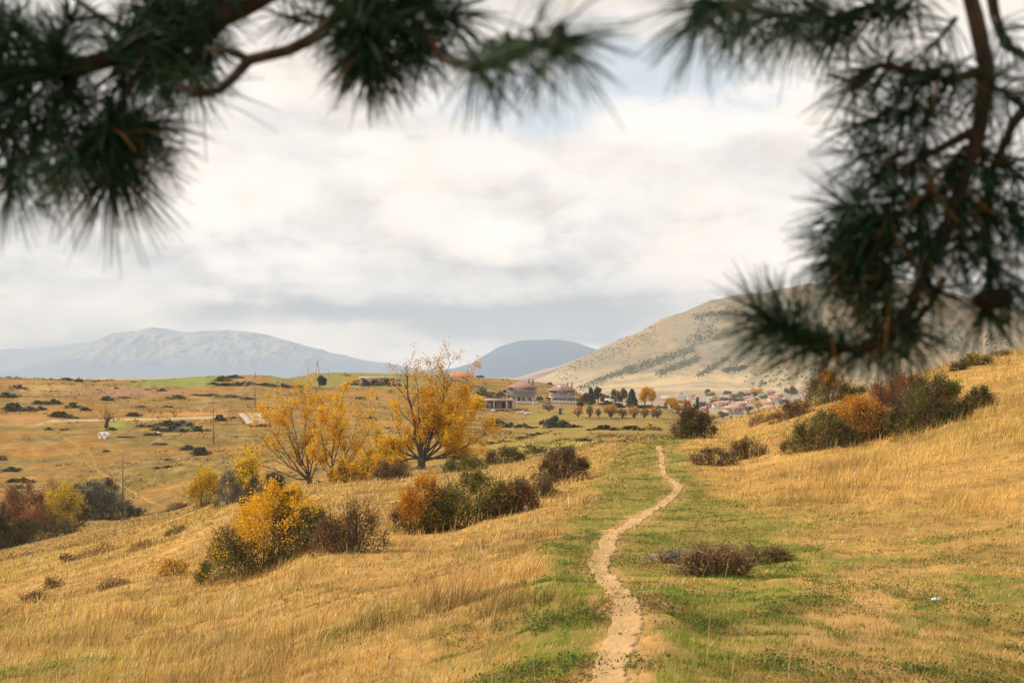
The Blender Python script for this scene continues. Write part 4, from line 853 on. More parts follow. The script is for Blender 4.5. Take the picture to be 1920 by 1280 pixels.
for s_ in SH: small_shrub(*s_)
small_shrub(1275,790,46,8,'brown','brown scrub behind the dark crest bush', d=500)

grove_tree('dark_tree', 599, 727, 21, 25, 'conifer', 'solitary round dark tree on the left skyline field', shape='round', trunkf=.15)
# orchard
for (u, v, wp, hp, pal, lab) in [(1084,782,17,20,'orange','first small orchard tree from the left, thin and orange'),(1106,783,13,22,'green','yellow-green upright orchard tree, second from the left'),(1122,782,9,16,'brown','thinnest orchard tree with few brown leaves'),
    (1145,784,27,27,'orange','largest orange vase shaped orchard tree'),(1167,784,17,18,'brown','brown orchard tree right of the largest'),(1189,784,22,23,'orange','second largest orange orchard tree'),(1209,784,17,18,'brown','brownish orchard tree third from the right'),(1225,783,14,20,'orange','orange orchard tree second from the right'),(1233,784,17,18,'brown','rightmost brown orchard tree')]:
    grove_tree('orchard_tree', u, v, wp, hp, 'brown', lab, 'vase shaped fruit trees in the orchard row', 'vase', trunkf=.06, dens=.34, pal2=(pal, .55))
grove_tree('bare_tree', 1029, 772, 20, 14, 'brown', 'small bare brown tree left of the tiny hut', None, 'vase', dens=.3)
# grove right of the houses
for (u, v, wp, hp, pal, sh, lab) in [(1090,766,11,14,'conifer','round','short round dark tree in front of the grove, leftmost'),(1098,760,14,26,'darkbrown','round','brownish tree at the left of the grove'),(1108,760,15,32,'conifer','cone','tall dark conifer near the left of the grove'),(1122,756,14,32,'conifer','round','dark round-topped tree right of the tall conifer'),
    (1134,758,12,20,'brown','round','small brown tree between the dark ones and the white roof'),(1153,760,14,34,'green','tall','green upright tree left of the orange-brown pair'),(1167,761,17,35,'brown','round','orange-brown tree left of the big conifer'),(1185,764,24,33,'conifer','cone','big broad green conifer in the grove'),
    (1209,763,27,43,'gold','tall','tall golden poplar right of the big conifer'),(1223,760,16,24,'orange','round','orange tree right of the golden poplar')]:
    grove_tree('grove_tree', u, v, wp, hp, pal, lab, 'trees of the grove beside the houses', sh, pal2=('olive', -.5) if False else None)
# trees in front of the village
for (u, v, wp, hp, pal, sh, lab, d_) in [(1259,786,20,26,'gold','round','yellow tree at the left of the village',520),(1286,792,16,36,'orange','tall','tall orange tree before the village',520),(1300,792,22,24,'orange','round','broad orange tree right of the tall orange one',520),(1308,770,6,24,'conifer','cone','thin dark cypress among the village houses',700),
    (1326,786,9,22,'orange','cone','slim orange tree before the village centre',640),(1318,790,20,12,'green','round','low green tree below the slim orange tree',640),(1338,790,20,12,'yellow','round','low yellow tree left of the front village house',700),(1357,790,18,14,'olive','round','olive tree touching the front village house',760),(1272,790,22,18,'gold','round','low golden tree under the tall orange tree',520)]:
    p = atd(u, d_); f = (HOR - v) / F * d_; grove_tree('village_tree', u, v, wp, (v - (v - hp)) + max(0, (p[2] - f)) * 0 + max(0.0, (HOR - p[2] * F / d_) - v), pal, lab, 'autumn trees in front of the village', sh, d=d_)
VT = [(1422,774,12,22,'yellow','round','yellow tree beside the pink-roofed village houses'),(1418,744,18,18,'gold','round','golden tree above the village centre'),(1415,746,10,12,'dark','round','dark tree in front of the golden tree above the village'),(1484,741,24,16,'green','round','broad green tree at the upper right of the village'),(1488,733,22,10,'yellow','round','yellow tree on top of the broad green one'),
 (1326,735,7,5,'dark','round','tiny dark tree above the left end of the village'),(1362,739,14,6,'dark','round','flat dark tree above the village'),(1395,743,22,8,'olive','round','olive tree above the village centre, left'),(1380,746,20,7,'olive','round','low olive tree above the village roofs'),(1330,742,18,6,'olive','round','low olive tree right of the white village house'),
 (1345,747,20,5,'yellow','round','pale yellow village tree in the upper fields'),(1410,752,20,6,'green','round','dark green tree behind the orange roofs'),(1360,753,22,7,'dark','round','dark hedge tree across the village middle, left'),(1385,753,24,6,'dark','round','dark hedge tree across the village middle'),(1340,758,16,7,'darkbrown','round','brown village tree left of the orange roof'),
 (1318,768,14,12,'grey','round','grey-green tree right of the cypress'),(1366,768,12,8,'olive','round','olive garden tree between two village roofs'),(1403,775,14,9,'brown','round','brown garden tree right of the front village house'),(1412,786,20,7,'darkbrown','round','dark garden tree at the village front'),(1270,757,26,6,'olive','round','olive tree strip below the long white wall'),(1250,764,10,10,'brown','round','brown tree left of the village'),
 (1430,748,14,8,'green','round','green tree left of the top orange roof'),(1470,760,16,10,'grey','round','grey tree right of the village roofs'),(1495,760,20,8,'grey','round','grey-brown tree below the far right village house'),(1242,776,20,6,'dark','round','dark strip of shrub trees below the brown one')]
def plain_at(u, v): return float(np.clip(30.2 * F / (v - HOR), 780, 2300))
for (u, v, wp, hp, pal, sh, lab) in VT: grove_tree('village_tree', u, v, wp, hp, pal, lab, 'trees among the village houses', sh, d=plain_at(u, v), trunkf=.12, dens=.8)

# scrub on the far hill
def hill_scrub():
    dg = bpy.context.evaluated_depsgraph_get()
    h = [o for o in bpy.data.objects if o.name == 'hill'][0]; bv = tree_of(h); rng = np.random.default_rng(4); P = []; Cc = []; S = []
    streaks = [((1090,726),(1190,690),10,260),((1175,695),(1300,655),13,420),((1235,700),(1310,672),9,300),((1310,705),(1362,672),7,160),((1358,695),(1400,688),6,200),((1290,640),(1345,620),16,140),((1300,600),(1420,575),22,200),((1380,670),(1500,640),20,180),((1420,600),(1560,560),25,220),((1050,700),(1250,610),30,240),((1400,720),(1700,640),40,300),((1650,640),(1900,640),40,400)]
    for a, b, wd, n in streaks:
        n = int(n * 1.6)
        f = rng.random(n); u = a[0] + (b[0] - a[0]) * f + rng.normal(size=n) * 4; v = a[1] + (b[1] - a[1]) * f + rng.normal(size=n) * wd * .35
        for q in range(n):
            dv = Vector(((u[q] - 960) / F, 1, (HOR - v[q]) / F)).normalized(); hit = bv.ray_cast(Vector((0, 0, 0)), dv)
            if hit[0] is None: continue
            P.append(hit[0]); S.append(rng.uniform(.8, 3.2))
    P = np.array([tuple(p) for p in P]); S = np.array(S); n = len(P); K = 14
    c0 = pick('olive', n, rng) * .55 + np.array([.11, .135, .105])
    dr = rng.normal(size=(n, K, 3)); dr /= np.linalg.norm(dr, axis=2)[..., None]; Q_ = P[:, None, :] + dr * (rng.random((n, K, 1)) ** .4) * S[:, None, None] * np.array([.6, .6, .45]) + np.array([0, 0, 1]) * S[:, None, None] * .3
    V, Q = cards(Q_.reshape(-1, 3), np.repeat(S * .62, K), rng, .9)
    tag(mesh('hill_scrub', V, Q, None, M_LEAF, None, np.repeat(np.repeat(c0, K, 0) * rng.uniform(.8, 1.2, (n * K, 1)), 4, 0)), 'blue-green scrub streaks across the dry hill behind the village', 'scrub', None, 'stuff')
hill_scrub()

def tufts():
    """low weeds and dead tufts that mottle the middle and far slopes"""
    rng = np.random.default_rng(77); N = 60000
    u = rng.uniform(-250, 2000, N); d = np.exp(rng.uniform(math.log(95), math.log(640), N)); x = (u - 960) / F * d; y = d
    m = fbm(x / 26, y / 14, 4, 161) * .5 + fbm(x / 6, y / 4, 3, 163) * .5; v = vrow(u, d)
    field = (u > 960) & (u < 1270) & (v > 756) & (v < 812) | (v < 727) & (u > 220) & (u < 860)
    k = (rng.random(N) < sst(m, .50, .66)) & ~field | (rng.random(N) < .03); x, y, d, m = x[k], y[k], d[k], m[k]; n = len(x); K = 7
    w_ = (.22 + .8 * rng.random(n) ** 2) * (.35 + d / 260); P = np.stack([x, y, gz(x, y)], 1)[:, None, :] + rng.normal(size=(n, K, 3)) * w_[:, None, None] * np.array([.55, .55, .12]) + np.array([0, 0, 1]) * (w_ * .12)[:, None, None]
    pal = np.array([(.28,.18,.07),(.24,.165,.06),(.36,.23,.09),(.18,.13,.055),(.42,.28,.11),(.13,.11,.05)]); c = pal[rng.choice(6, n, p=[.24,.22,.2,.14,.12,.08])] * rng.uniform(.8, 1.2, (n, 1))
    V, Q = cards(P.reshape(-1, 3), np.repeat(w_ * .42, K), rng, .6)
    tag(mesh('weed_tufts', V, Q, None, M_LEAF, None, np.repeat(np.repeat(c, K, 0), 4, 0)), 'low brown weed tufts mottling the middle and far slopes', 'weeds', None, 'stuff')
tufts()

# ------------------------------------------------------------------ buildings
def plainmat(name, c, rough=.8, var=.25, scale=1.2, **k):
    return mat_noise(name, tuple(x * (1 - var) for x in c), tuple(min(x * (1 + var * .6), .95) for x in c), scale, rough, **k)
M_ROOF = plainmat('pink_roof_tiles', (.36,.19,.15), .9, .18, 1.5, stretch=(3,3,6))
M_ROOF2 = plainmat('orange_roof_tiles', (.50,.22,.12), .9, .2, 1.5, stretch=(3,3,6))
M_ROOF3 = plainmat('faded_roof_tiles', (.50,.28,.21), .9, .2, 1.5, stretch=(3,3,6))
M_WALLG = plainmat('grey_render', (.36,.34,.28), .95, .25, .9, stretch=(2,2,.4))
M_WALLW = plainmat('white_render', (.66,.62,.56), .95, .15, 1.0)
M_WALLP = plainmat('pale_render', (.50,.40,.34), .95, .2, 1.0)
M_CONC = plainmat('concrete', (.42,.40,.36), .95, .2, 1.0)
M_WHITE = plainmat('white_paint', (.78,.77,.74), .7, .08, 1.0)
M_GLASS = plainmat('dark_window', (.045,.05,.055), .25, .2, 1.0)
M_DARK = plainmat('dark_opening', (.035,.03,.028), .9, .2, 1.0)
M_WOOD = plainmat('weathered_wood', (.20,.16,.12), .95, .25, 6, stretch=(1,1,.2))
M_POLE = plainmat('pole_wood', (.30,.24,.17), .95, .25, 6, stretch=(1,1,.2))
M_METAL = plainmat('grey_metal', (.35,.35,.35), .5, .15, 3, metal=.6)
M_CHIM = plainmat('chimney_brick', (.17,.09,.07), .95, .25, 5)
M_STONE = plainmat('pale_stone', (.55,.51,.45), .95, .3, 5)
M_TARP = mat_noise('pale_sheeting', (.36,.31,.25), (.50,.44,.36), 2.2, .8, bump=.03)
def brickmat():
    m = bpy.data.materials.new('hollow_red_brick'); m.use_nodes = True; n = NT(m.node_tree); tc = n.node('ShaderNodeTexCoord')
    b = n.node('ShaderNodeTexBrick'); mp = n.node('ShaderNodeMapping'); mp.inputs['Rotation'].default_value = (R(90), 0, 0); n.l.new(tc.outputs['Object'], mp.inputs[0]); n.l.new(mp.outputs[0], b.inputs['Vector'])
    b.inputs['Scale'].default_value = 2.0; b.inputs['Color1'].default_value = (.42,.15,.09,1); b.inputs['Color2'].default_value = (.34,.12,.08,1); b.inputs['Mortar'].default_value = (.4,.33,.28,1); b.inputs['Mortar Size'].default_value = .03
    p = n.node('ShaderNodeBsdfPrincipled'); p.inputs['Roughness'].default_value = .95; n.l.new(b.outputs[0], p.inputs[0]); o = n.node('ShaderNodeOutputMaterial'); n.l.new(p.outputs[0], o.inputs[0]); return m
M_BRICK = brickmat()
def hip(m, x0, x1, y0, y1, z0, z1, ridge=.3, th=.18):
    cx, cy = (x0 + x1) / 2, (y0 + y1) / 2; rl = (x1 - x0) * ridge / 2
    if (x1 - x0) >= (y1 - y0): r1, r2 = (cx - rl, cy, z1), (cx + rl, cy, z1)
    else: rl = (y1 - y0) * ridge / 2; r1, r2 = (cx, cy - rl, z1), (cx, cy + rl, z1)
    V = [(x0,y0,z0),(x1,y0,z0),(x1,y1,z0),(x0,y1,z0),(x0,y0,z0+th),(x1,y0,z0+th),(x1,y1,z0+th),(x0,y1,z0+th), r1, r2]
    if (x1 - x0) >= (y1 - y0): T = [(7,4,8),(5,6,9)]; Q = [(3,2,1,0),(0,1,5,4),(1,2,6,5),(2,3,7,6),(3,0,4,7),(4,5,9,8),(6,7,8,9)]
    else: T = [(4,5,8),(6,7,9)]; Q = [(3,2,1,0),(0,1,5,4),(1,2,6,5),(2,3,7,6),(3,0,4,7),(5,6,9,8),(7,4,8,9)]
    m.add(V, Q, T)
def window(root, x, y, z, w_, h_, frame=M_WHITE, glass=M_GLASS, nx=1):
    """window in a facade facing -Y at y"""
    f = MB(); t = .08
    f.box((x - w_/2, y - .03, z), (t, .1, h_ + t)); f.box((x + w_/2, y - .03, z), (t, .1, h_ + t)); f.box((x, y - .03, z + h_/2), (w_ - t, .1, t)); f.box((x, y - .04, z - h_/2 - .02), (w_ + .1, .14, t)); f.box((x, y - .028, z), (.05, .07, h_ - t))
    o = f.build('window', frame, root); p = MB(); p.box((x, y - .012, z), (w_ - t, .05, h_ - t)); p.build('pane', glass, o)
def gable_house(name, u, v, D, W, dep, rz, label):
    p = atd(u, D); root = empty(name, p, label, 'house', 'gabled two-storey houses on the slope'); root.rotation_euler[2] = rz
    return root, p
def house_a():
    p = atd(977, 545); root = empty('two_storey_house', p, 'left two-storey house with pinkish hip roof and grey-boarded upper floor', 'house', 'two-storey houses on the slope'); root.rotation_euler[2] = R(-8); root.scale = (.86,) * 3
    a = MB(); a.box((0, 5, 1.3), (10.4, 9, 3.4)); a.build('lower_wall', M_WALLW, root)
    a = MB(); a.box((0, 4.6, 4.7), (11.6, 10, 3.0)); up = a.build('upper_wall', M_WALLG, root)
    for i, x in enumerate(np.linspace(-5.7, 5.7, 12)): 
        q = MB(); q.box((x, -.46, 4.7), (.12, .1, 2.98)); q.build('batten', M_WOOD, up)
    a = MB(); a.box((0.2, 3.9, 3.09), (13.6, 12.2, .22)); a.build('floor_slab', M_CONC, root)
    r = MB(); hip(r, -6.8, 6.8, -1.9, 11.2, 6.22, 9.1, .22); ro = r.build('roof', M_ROOF, root)
    for x in (3.0, 4.8):
        c = MB(); c.box((x, 4.0, 8.5), (.55, .55, 2.2)); c.box((x, 4.0, 9.7), (.8, .8, .18)); c.build('chimney', M_CHIM, ro)
    for x in (-3.2, 1.2, 3.9): window(root, x, .5, 1.3, 1.2, 1.2)
    for x in (-3.2, 2.2): window(root, x, -.4, 4.9, 1.1, 1.1, M_WALLG, M_WALLW)
    d_ = MB(); d_.box((-1.0, .46, .9), (1.0, .12, 2.1)); d_.build('door', M_DARK, root)
    c = MB()
    for x in (-6.2, -2, 2.2, 6.4): c.box((x, -1.6, 1.2), (.3, .3, 3.55))
    c.build('columns', M_WALLW, root)
    b = MB(); b.box((0, -2.05, 3.75), (13.4, .06, .08)); 
    for x in np.linspace(-6.6, 6.6, 23): b.box((x, -2.05, 3.45), (.05, .05, .55))
    b.build('balcony_railing', M_METAL, root)
house_a()
def house_b():
    p = atd(1056, 560); root = empty('two_storey_house', p, 'right two-storey house with white dormer, balcony and outside stair', 'house', 'two-storey houses on the slope'); root.rotation_euler[2] = R(6); root.scale = (.86,) * 3
    a = MB(); a.box((.8, 5.4, .9), (8.6, 8.6, 2.9)); a.build('lower_wall', M_WALLP, root)
    a = MB(); a.box((0, 4.8, 4.0), (10.4, 9.4, 2.8)); up = a.build('upper_wall', M_WALLG, root)
    for x in np.linspace(-5.1, 5.1, 11):
        q = MB(); q.box((x, .06, 4.0), (.12, .1, 2.78)); q.build('batten', M_WOOD, up)
    a = MB(); a.box((0, 4.2, 2.46), (11.8, 11.6, .2)); a.build('floor_slab', M_WHITE, root)
    r = MB(); hip(r, -6.2, 6.2, -1.5, 10.9, 5.42, 8.6, .2); ro = r.build('roof', M_ROOF, root)
    for x in (2.6, 4.5):
        c = MB(); c.box((x, 3.4, 7.8), (.5, .5, 2.2)); c.box((x, 3.4, 9.0), (.75, .75, .16)); c.build('chimney', M_CHIM, ro)
    dm = MB(); dm.box((-1.6, 1.0, 6.6), (1.7, 2.6, 1.5)); dmo = dm.build('dormer', M_WHITE, ro); q = MB(); hip(q, -2.7, -.5, -.6, 2.4, 7.36, 7.9, .3, .08); q.build('dormer_roof', M_WHITE, dmo)
    for x in (-2.4, 2.6): window(root, x, .1, 4.1, 1.0, 1.1, M_WALLG, M_WALLW)
    for x in (-1.6, 2.0, 4.0): window(root, x, 1.1, .9, 1.2, 1.0)
    c = MB()
    for x in (-5.6, -2.4, 1.6, 5.6): c.box((x, -1.2, .85), (.28, .28, 3.0))
    c.build('columns', M_WHITE, root)
    s = MB()
    for i in range(12): s.box((-3.2 + i * .30, -2.3, -.3 + i * .24), (.32, 1.2, .24))
    s.build('outside_stair', M_CONC, root)
    b = MB(); b.box((0, -1.55, 3.35), (11.6, .06, .08))
    for x in np.linspace(-5.7, 5.7, 21): b.box((x, -1.55, 2.94), (.05, .05, .76))
    b.build('balcony_railing', M_WHITE, root)
house_b()
def house_c():
    p = atd(929, 455); p = np.array([p[0], p[1], p[2]]); root = empty('unfinished_house', p, 'unfinished single-storey red brick house with flat concrete roof and pale columns', 'house'); root.rotation_euler[2] = R(-3)
    a = MB()
    a.box((-4.6, 2.2, 2.15), (2.0, .2, 2.5)); a.box((-1.95, 2.2, 2.15), (1.5, .2, 2.5)); a.box((1.0, 2.2, 2.15), (1.9, .2, 2.5)); a.box((3.7, 2.2, 2.15), (1.5, .2, 2.5)); a.box((5.2, 2.2, 2.15), (.8, .2, 2.5)); a.box((0, 2.22, 3.15), (11.1, .19, .5)); a.box((-5.6, 6, 2.15), (.2, 7.4, 2.5)); a.box((5.6, 6, 2.15), (.2, 7.4, 2.5)); a.box((0, 9.7, 2.15), (11.0, .2, 2.5))
    a.build('wall', M_BRICK, root)
    b = MB(); b.box((0, 5.2, 3.56), (12.6, 11.2, .26)); b.box((0, 5.4, 3.84), (6, 5, .25)); b.build('flat_roof', M_CONC, root)
    b = MB(); b.box((0, 5.0, .72), (11.8, 10.4, .32)); b.build('floor_slab', M_CONC, root)
    b = MB(); b.box((0, 6.0, .1), (11.2, 7.6, .9)); b.build('basement_wall', M_DARK, root)
    for x in (-3.2, -2.9 + 2.4, 3.6, 5.7): 
        c = MB(); c.box((x, .2, 2.15), (.42, .4, 2.54)); c.build('column', M_WALLW, root)
    for x, w_ in ((-3.0, .9), (-.4, 1.2), (2.5, 1.0), (4.65, .3)):
        c = MB(); c.box((x, 2.5, 1.95), (w_, .3, 2.1)); c.build('doorway', M_DARK, root)
    s = MB()
    for i in range(8): s.box((-.6 + i * .34, -.7, .62 - i * .19), (.36, 1.2, .2))
    s.build('steps', M_CONC, root)
    for x in (-5.9, -5.2): 
        r = MB(); r.tube([(x, 1, 3.9), (x, 1, 5.0)], .05, 5); r.build('rebar_post', M_WALLW, root)
house_c()
def shed_far():
    p = atd(708, 548); s = p[1] / F; root = empty('long_shed', p, 'long low brick shed with pale flat roof near the skyline', 'shed'); root.rotation_euler[2] = R(-2)
    a = MB(); a.box((-.5, 3, 1.3), (12.5, 5, 3.0)); a.build('wall', M_BRICK, root); b = MB(); b.box((-.5, 3, 2.95), (13.8, 6.6, .28)); b.build('roof', M_WHITE, root)
    for x in (-3.2, .4): c = MB(); c.box((x, .4, 1.3), (.5, .3, 2.98)); c.build('column', M_WALLW, root)
    for x in (-5, -1.3, 3.4): c = MB(); c.box((x, .44, 1.2), (2, .1, 1.8)); c.build('doorway', M_DARK, root)
    e = MB(); e.box((7.2, 3, 1.0), (2.6, 3.6, 2.2)); e.box((7.2, 3, 2.2), (3.0, 4.2, .15)); e.build('lean_to', M_METAL, root)
shed_far()
def house_red():
    p = atd(862, 590); root = empty('red_roofed_house', p, 'house with a wide orange-red hip roof half hidden behind the golden tree', 'house'); root.rotation_euler[2] = R(4); root.scale = (.82,) * 3
    a = MB(); a.box((0, 5, 1.6), (12.5, 9, 3.4)); a.build('wall', M_WALLP, root); r = MB(); hip(r, -7.2, 7.2, -.5, 10.5, 3.3, 6.2, .4); ro = r.build('roof', M_ROOF2, root)
    c = MB(); c.box((4.2, 4.5, 5.6), (.6, .6, 2.0)); c.build('chimney', M_CHIM, ro)
    for x in (-4, 0, 4): window(root, x, .5, 1.6, 1.4, 1.3)
house_red()
# village houses
VH = [(1375,783,37,19,M_ROOF3,M_WALLP,'front village house with a broad pink-brown hip roof'),(1348,768,28,14,M_ROOF2,M_WALLW,'long orange-roofed village house left of centre'),(1389,767,25,13,M_ROOF3,M_WALLP,'faded-roofed village house behind the front one'),(1408,759,23,12,M_ROOF2,M_WALLW,'white village house with bright orange roof at the centre'),
 (1323,766,24,12,M_ROOF3,M_WALLG,'greyish village house right of the cypress'),(1441,779,31,15,M_ROOF3,M_WALLP,'pink-roofed village house at the lower right'),(1442,764,22,11,M_ROOF2,M_WALLP,'orange-roofed village house above the lower right one'),(1452,755,24,13,M_ROOF2,M_WALLW,'village house with a peaked orange roof and white walls at the right'),
 (1444,741,18,11,M_ROOF2,M_WALLG,'higher village house with grey wall and orange-red roof'),(1459,745,20,8,M_ROOF3,M_WALLP,'low pinkish village house right of the grey-walled one'),(1513,744,25,14,M_ROOF2,M_WALLW,'two-storey white village house at the far right'),(1274,744,15,11,M_ROOF3,M_WHITE,'white village house with a small pink roof at the far left'),
 (1296,748,16,11,M_ROOF2,M_WALLW,'orange-roofed village house beside the white one'),(1428,738,10,5,M_ROOF2,M_WALLP,'smallest red-roofed village house on the upper edge'),(1258,768,10,12,M_ROOF3,M_WALLP,'little pinkish village house left of all the others'),(1303,768,12,14,M_CONC,M_WALLW,'narrow white village house left of the cypress'),(1404,742,9,4,M_ROOF2,M_WALLP,'distant orange-roofed village hut in the upper fields'),(1470,752,14,6,M_CONC,M_WALLG,'grey flat-roofed village house right of the peaked one'),
 (1362,760,17,8,M_ROOF3,M_WALLW,'small faded-roofed village house between the orange roofs'),(1336,757,13,6,M_ROOF3,M_WALLP,'tiny pinkish village house above the long orange roof'),(1425,766,14,8,M_ROOF2,M_WALLW,'small orange-roofed village house left of the pink-roofed pair'),(1380,752,12,6,M_ROOF3,M_WALLP,'tiny faded-roofed village house above the centre'),(1478,765,18,9,M_ROOF3,M_WALLG,'grey-walled village house low at the right'),(1496,752,16,8,M_CONC,M_WALLP,'flat-roofed beige village house below the far right house'),(1312,757,13,6,M_CONC,M_WALLW,'small flat white village house above the greyish one'),(1350,748,11,5,M_ROOF3,M_WALLP,'faint pinkish village house in the upper middle'),
 (1290,757,14,7,M_ROOF3,M_WALLW,'pale village house below the orange-roofed one at left'),(1372,745,10,4,M_ROOF3,M_WALLW,'faint white village hut high above the centre'),(1398,749,12,6,M_ROOF2,M_WALLP,'small orange village roof just above the white centre house'),(1420,748,12,6,M_ROOF3,M_WALLW,'pale village house between golden tree and peaked roof'),(1489,759,15,7,M_ROOF2,M_WALLP,'orange-roofed village house partly hidden by the right scrub'),(1332,750,12,5,M_CONC,M_WALLW,'low white village shed in the upper left'),(1405,770,16,8,M_ROOF2,M_WALLP,'orange-roofed village house right of the front one'),(1320,774,16,8,M_ROOF3,M_WALLP,'pinkish village house low beside the orange trees')]
for (u, v, wp, hp, rm, wm, lab) in VH:
    D = plain_at(u, v); p = atd(u, D); s = D / F; W, H = wp * s * .86, hp * s; root = empty('village_house', p, lab, 'house', 'houses of the village in the valley'); root.rotation_euler[2] = R(((u * 7) % 30) - 15)
    wh = H * .60; a = MB(); a.box((0, 0, wh / 2 - .5), (W, W * .8, wh + 1)); a.build('wall', wm, root)
    r = MB(); hip(r, -W * .58, W * .58, -W * .5, W * .5, wh + .01, H, .3); ro = r.build('roof', rm, root); c = MB(); c.box((W * .25, 0, H * .93), (.6, .6, 1.6)); c.build('chimney', M_WALLW, ro)
    for k in range(2 if W < 8 else 3):
        x = (-.3 + .3 * k) * W; window(root, x, -W * .4, wh * .62, W * .14, wh * .28)
D = plain_at(1262, 747); p = atd(1264, D); root = empty('long_white_shed', p, 'long low white shed in front of the left village houses', 'shed'); a = MB(); a.box((0, 0, .9), (26, 6, 2.8)); a.build('wall', M_WHITE, root); r = MB(); hip(r, -13.4, 13.4, -3.4, 3.4, 2.31, 3.2, .9); r.build('roof', M_CONC, root)
p = atd(1148, 575); root = empty('white_roofed_hut', p, 'hut with a sloping white roof among the grove trees', 'shed'); a = MB(); a.box((0, 0, 1.3), (6, 4, 3)); a.build('wall', M_WALLW, root); a = MB(); a.add([(-3.4,-2.4,4.6),(3.4,-2.4,2.83),(3.4,2.4,2.83),(-3.4,2.4,4.6),(-3.4,-2.4,4.75),(3.4,-2.4,3.0),(3.4,2.4,3.0),(-3.4,2.4,4.75)], [(3,2,1,0),(4,5,6,7),(0,1,5,4),(1,2,6,5),(2,3,7,6),(3,0,4,7)]); a.build('roof', M_WHITE, root)
p = at(1051, 777); root = empty('hut', p, 'tiny grey outhouse with dark doorway in the field below the car', 'hut'); a = MB(); a.box((0, .6, .8), (1.3, 1.2, 2.0)); a.build('wall', M_CONC, root); a = MB(); a.box((-.05, .6, 1.85), (1.7, 1.6, .1)); a.build('roof', M_METAL, root); a = MB(); a.box((-.15, -.03, .8), (.6, .06, 1.7)); a.build('door', M_DARK, root)
# field wall
def wall(name, pts, h, th, mat, label, cat, D):
    P = [atd(u, D) for u in pts]; m = MB()
    for a, b in zip(P[:-1], P[1:]):
        c = (a + b) / 2; l = np.linalg.norm((b - a)[:2]); m.add(*(lambda q: (q, [(3,2,1,0),(4,5,6,7),(0,1,5,4),(1,2,6,5),(2,3,7,6),(3,0,4,7)]))(np.array([(a[0],a[1],a[2]-.3),(b[0],b[1],b[2]-.3),(b[0],b[1]+th,b[2]-.3),(a[0],a[1]+th,a[2]-.3),(a[0],a[1],a[2]+h),(b[0],b[1],b[2]+h),(b[0],b[1]+th,b[2]+h),(a[0],a[1]+th,a[2]+h)])))
    tag(m.build(name, mat), label, cat)
wall('garden_wall', list(range(962, 1016, 6)), 1.1, .2, M_CONC, 'low grey garden wall left of the parked car', 'wall', 528)
wall('garden_wall', list(range(1036, 1090, 6)), 1.2, .2, M_CONC, 'low grey garden wall right of the parked car', 'wall', 540)
# car
def car():
    p = atd(1025.5, 520); root = empty('parked_car', p, 'pale blue-grey hatchback parked by the garden wall below the houses', 'car'); root.rotation_euler[2] = R(8)
    prof = [(-2.1,.35),(-2.12,.75),(-2.0,.95),(-1.25,1.05),(-.55,1.48),(.9,1.5),(1.75,1.1),(2.05,.98),(2.1,.6),(2.05,.35)]
    paint = plainmat('blue_grey_car_paint', (.30,.37,.44), .3, .03, 1); rub = plainmat('tyre_rubber', (.03,.03,.03), .9, .1, 3)
    V = []
    for x, z in prof:
        w_ = .85 if z < 1.08 else .66; V += [(x, -w_, z), (x, w_, z)]
    n = len(prof); Q = [(2*i, 2*i+1, 2*((i+1) % n)+1, 2*((i+1) % n)) for i in range(n)]; m = MB(); m.add(V, Q, [])
    for sgn in (0, 1):
        c = len(prof); T = [(sgn, 2*i+sgn, 2*(i+1)+sgn) if sgn else (sgn, 2*(i+1)+sgn, 2*i+sgn) for i in range(1, n-1)]; m.add(V, [], T)
    m.build('body', paint, root)
    g = MB(); g.add([(-1.0,-.80,1.08),(1.45,-.80,1.10),(.85,-.69,1.43),(-.52,-.69,1.42)], [(0,1,2,3)]); g.add([(-1.0,.80,1.08),(1.45,.80,1.10),(.85,.69,1.43),(-.52,.69,1.42)], [(3,2,1,0)]); g.add([(-1.22,-.6,1.10),(-1.22,.6,1.10),(-.60,.55,1.45),(-.60,-.55,1.45)], [(3,2,1,0)]); g.build('window', M_GLASS, root)
    for x in (-1.3, 1.3):
        for y in (-.82, .82):
            w_ = MB(); w_.tube([(x, y-.1, .32), (x, y+.1, .32)], .32, 16); wo_ = w_.build('wheel', rub, root); r_ = MB(); r_.tube([(x, y-.115, .32), (x, y+.115, .32)], .19, 12); r_.build('rim', M_METAL, wo_)
    for y in (-.6, .6): h = MB(); h.box((-2.09, y, .78), (.1, .34, .16)); h.build('headlight', M_WHITE, root)
car()
# poles and wires
def pole(u, v, D, h, label, wood=M_POLE, r=.13, arm=1.0, lean=0.0):
    p = at(u, v) if D is None else atd(u, D); root = empty('utility_pole', p, label, 'utility pole', 'utility poles crossing the valley')
    m = MB(); m.tube([(0, 0, -.5), (lean * .5, 0, h * .5), (lean, 0, h)], [r * 1.2, r, r * .75], 8); m.build('pole', wood, root)
    if arm:
        a = MB(); a.box((lean, 0, h - 1.3), (arm * 2, .12, .14)); a.tube([(lean - arm * .8, 0, h - 1.35), (lean, 0, h - 2.1)], .03, 4); a.tube([(lean + arm * .8, 0, h - 1.35), (lean, 0, h - 2.1)], .03, 4); ao = a.build('cross_arm', wood, root)
        for x in (-arm * .9, 0, arm * .9):
            i = MB(); z = h - 1.22 if x else h; i.tube([(lean + x, 0, z), (lean + x, 0, z + .2)], [.05, .035], 6); i.build('insulator', M_WHITE, ao)
    return p, h, arm
h1 = at(230, 969); P1 = pole(230, 969, None, 120 * h1[1] / F, 'front wooden utility pole standing in the gully at left', r=.11, arm=1.1)
h2 = at(400, 833); P2 = pole(400, 833, None, 90 * h2[1] / F, 'second utility pole, on the slope above the gully', r=.11, arm=1.1)
h3 = at(478, 762); P3 = pole(478, 762, None, 64 * h3[1] / F, 'third utility pole crossing the skyline left of the fan shaped tree', r=.15, arm=.9)
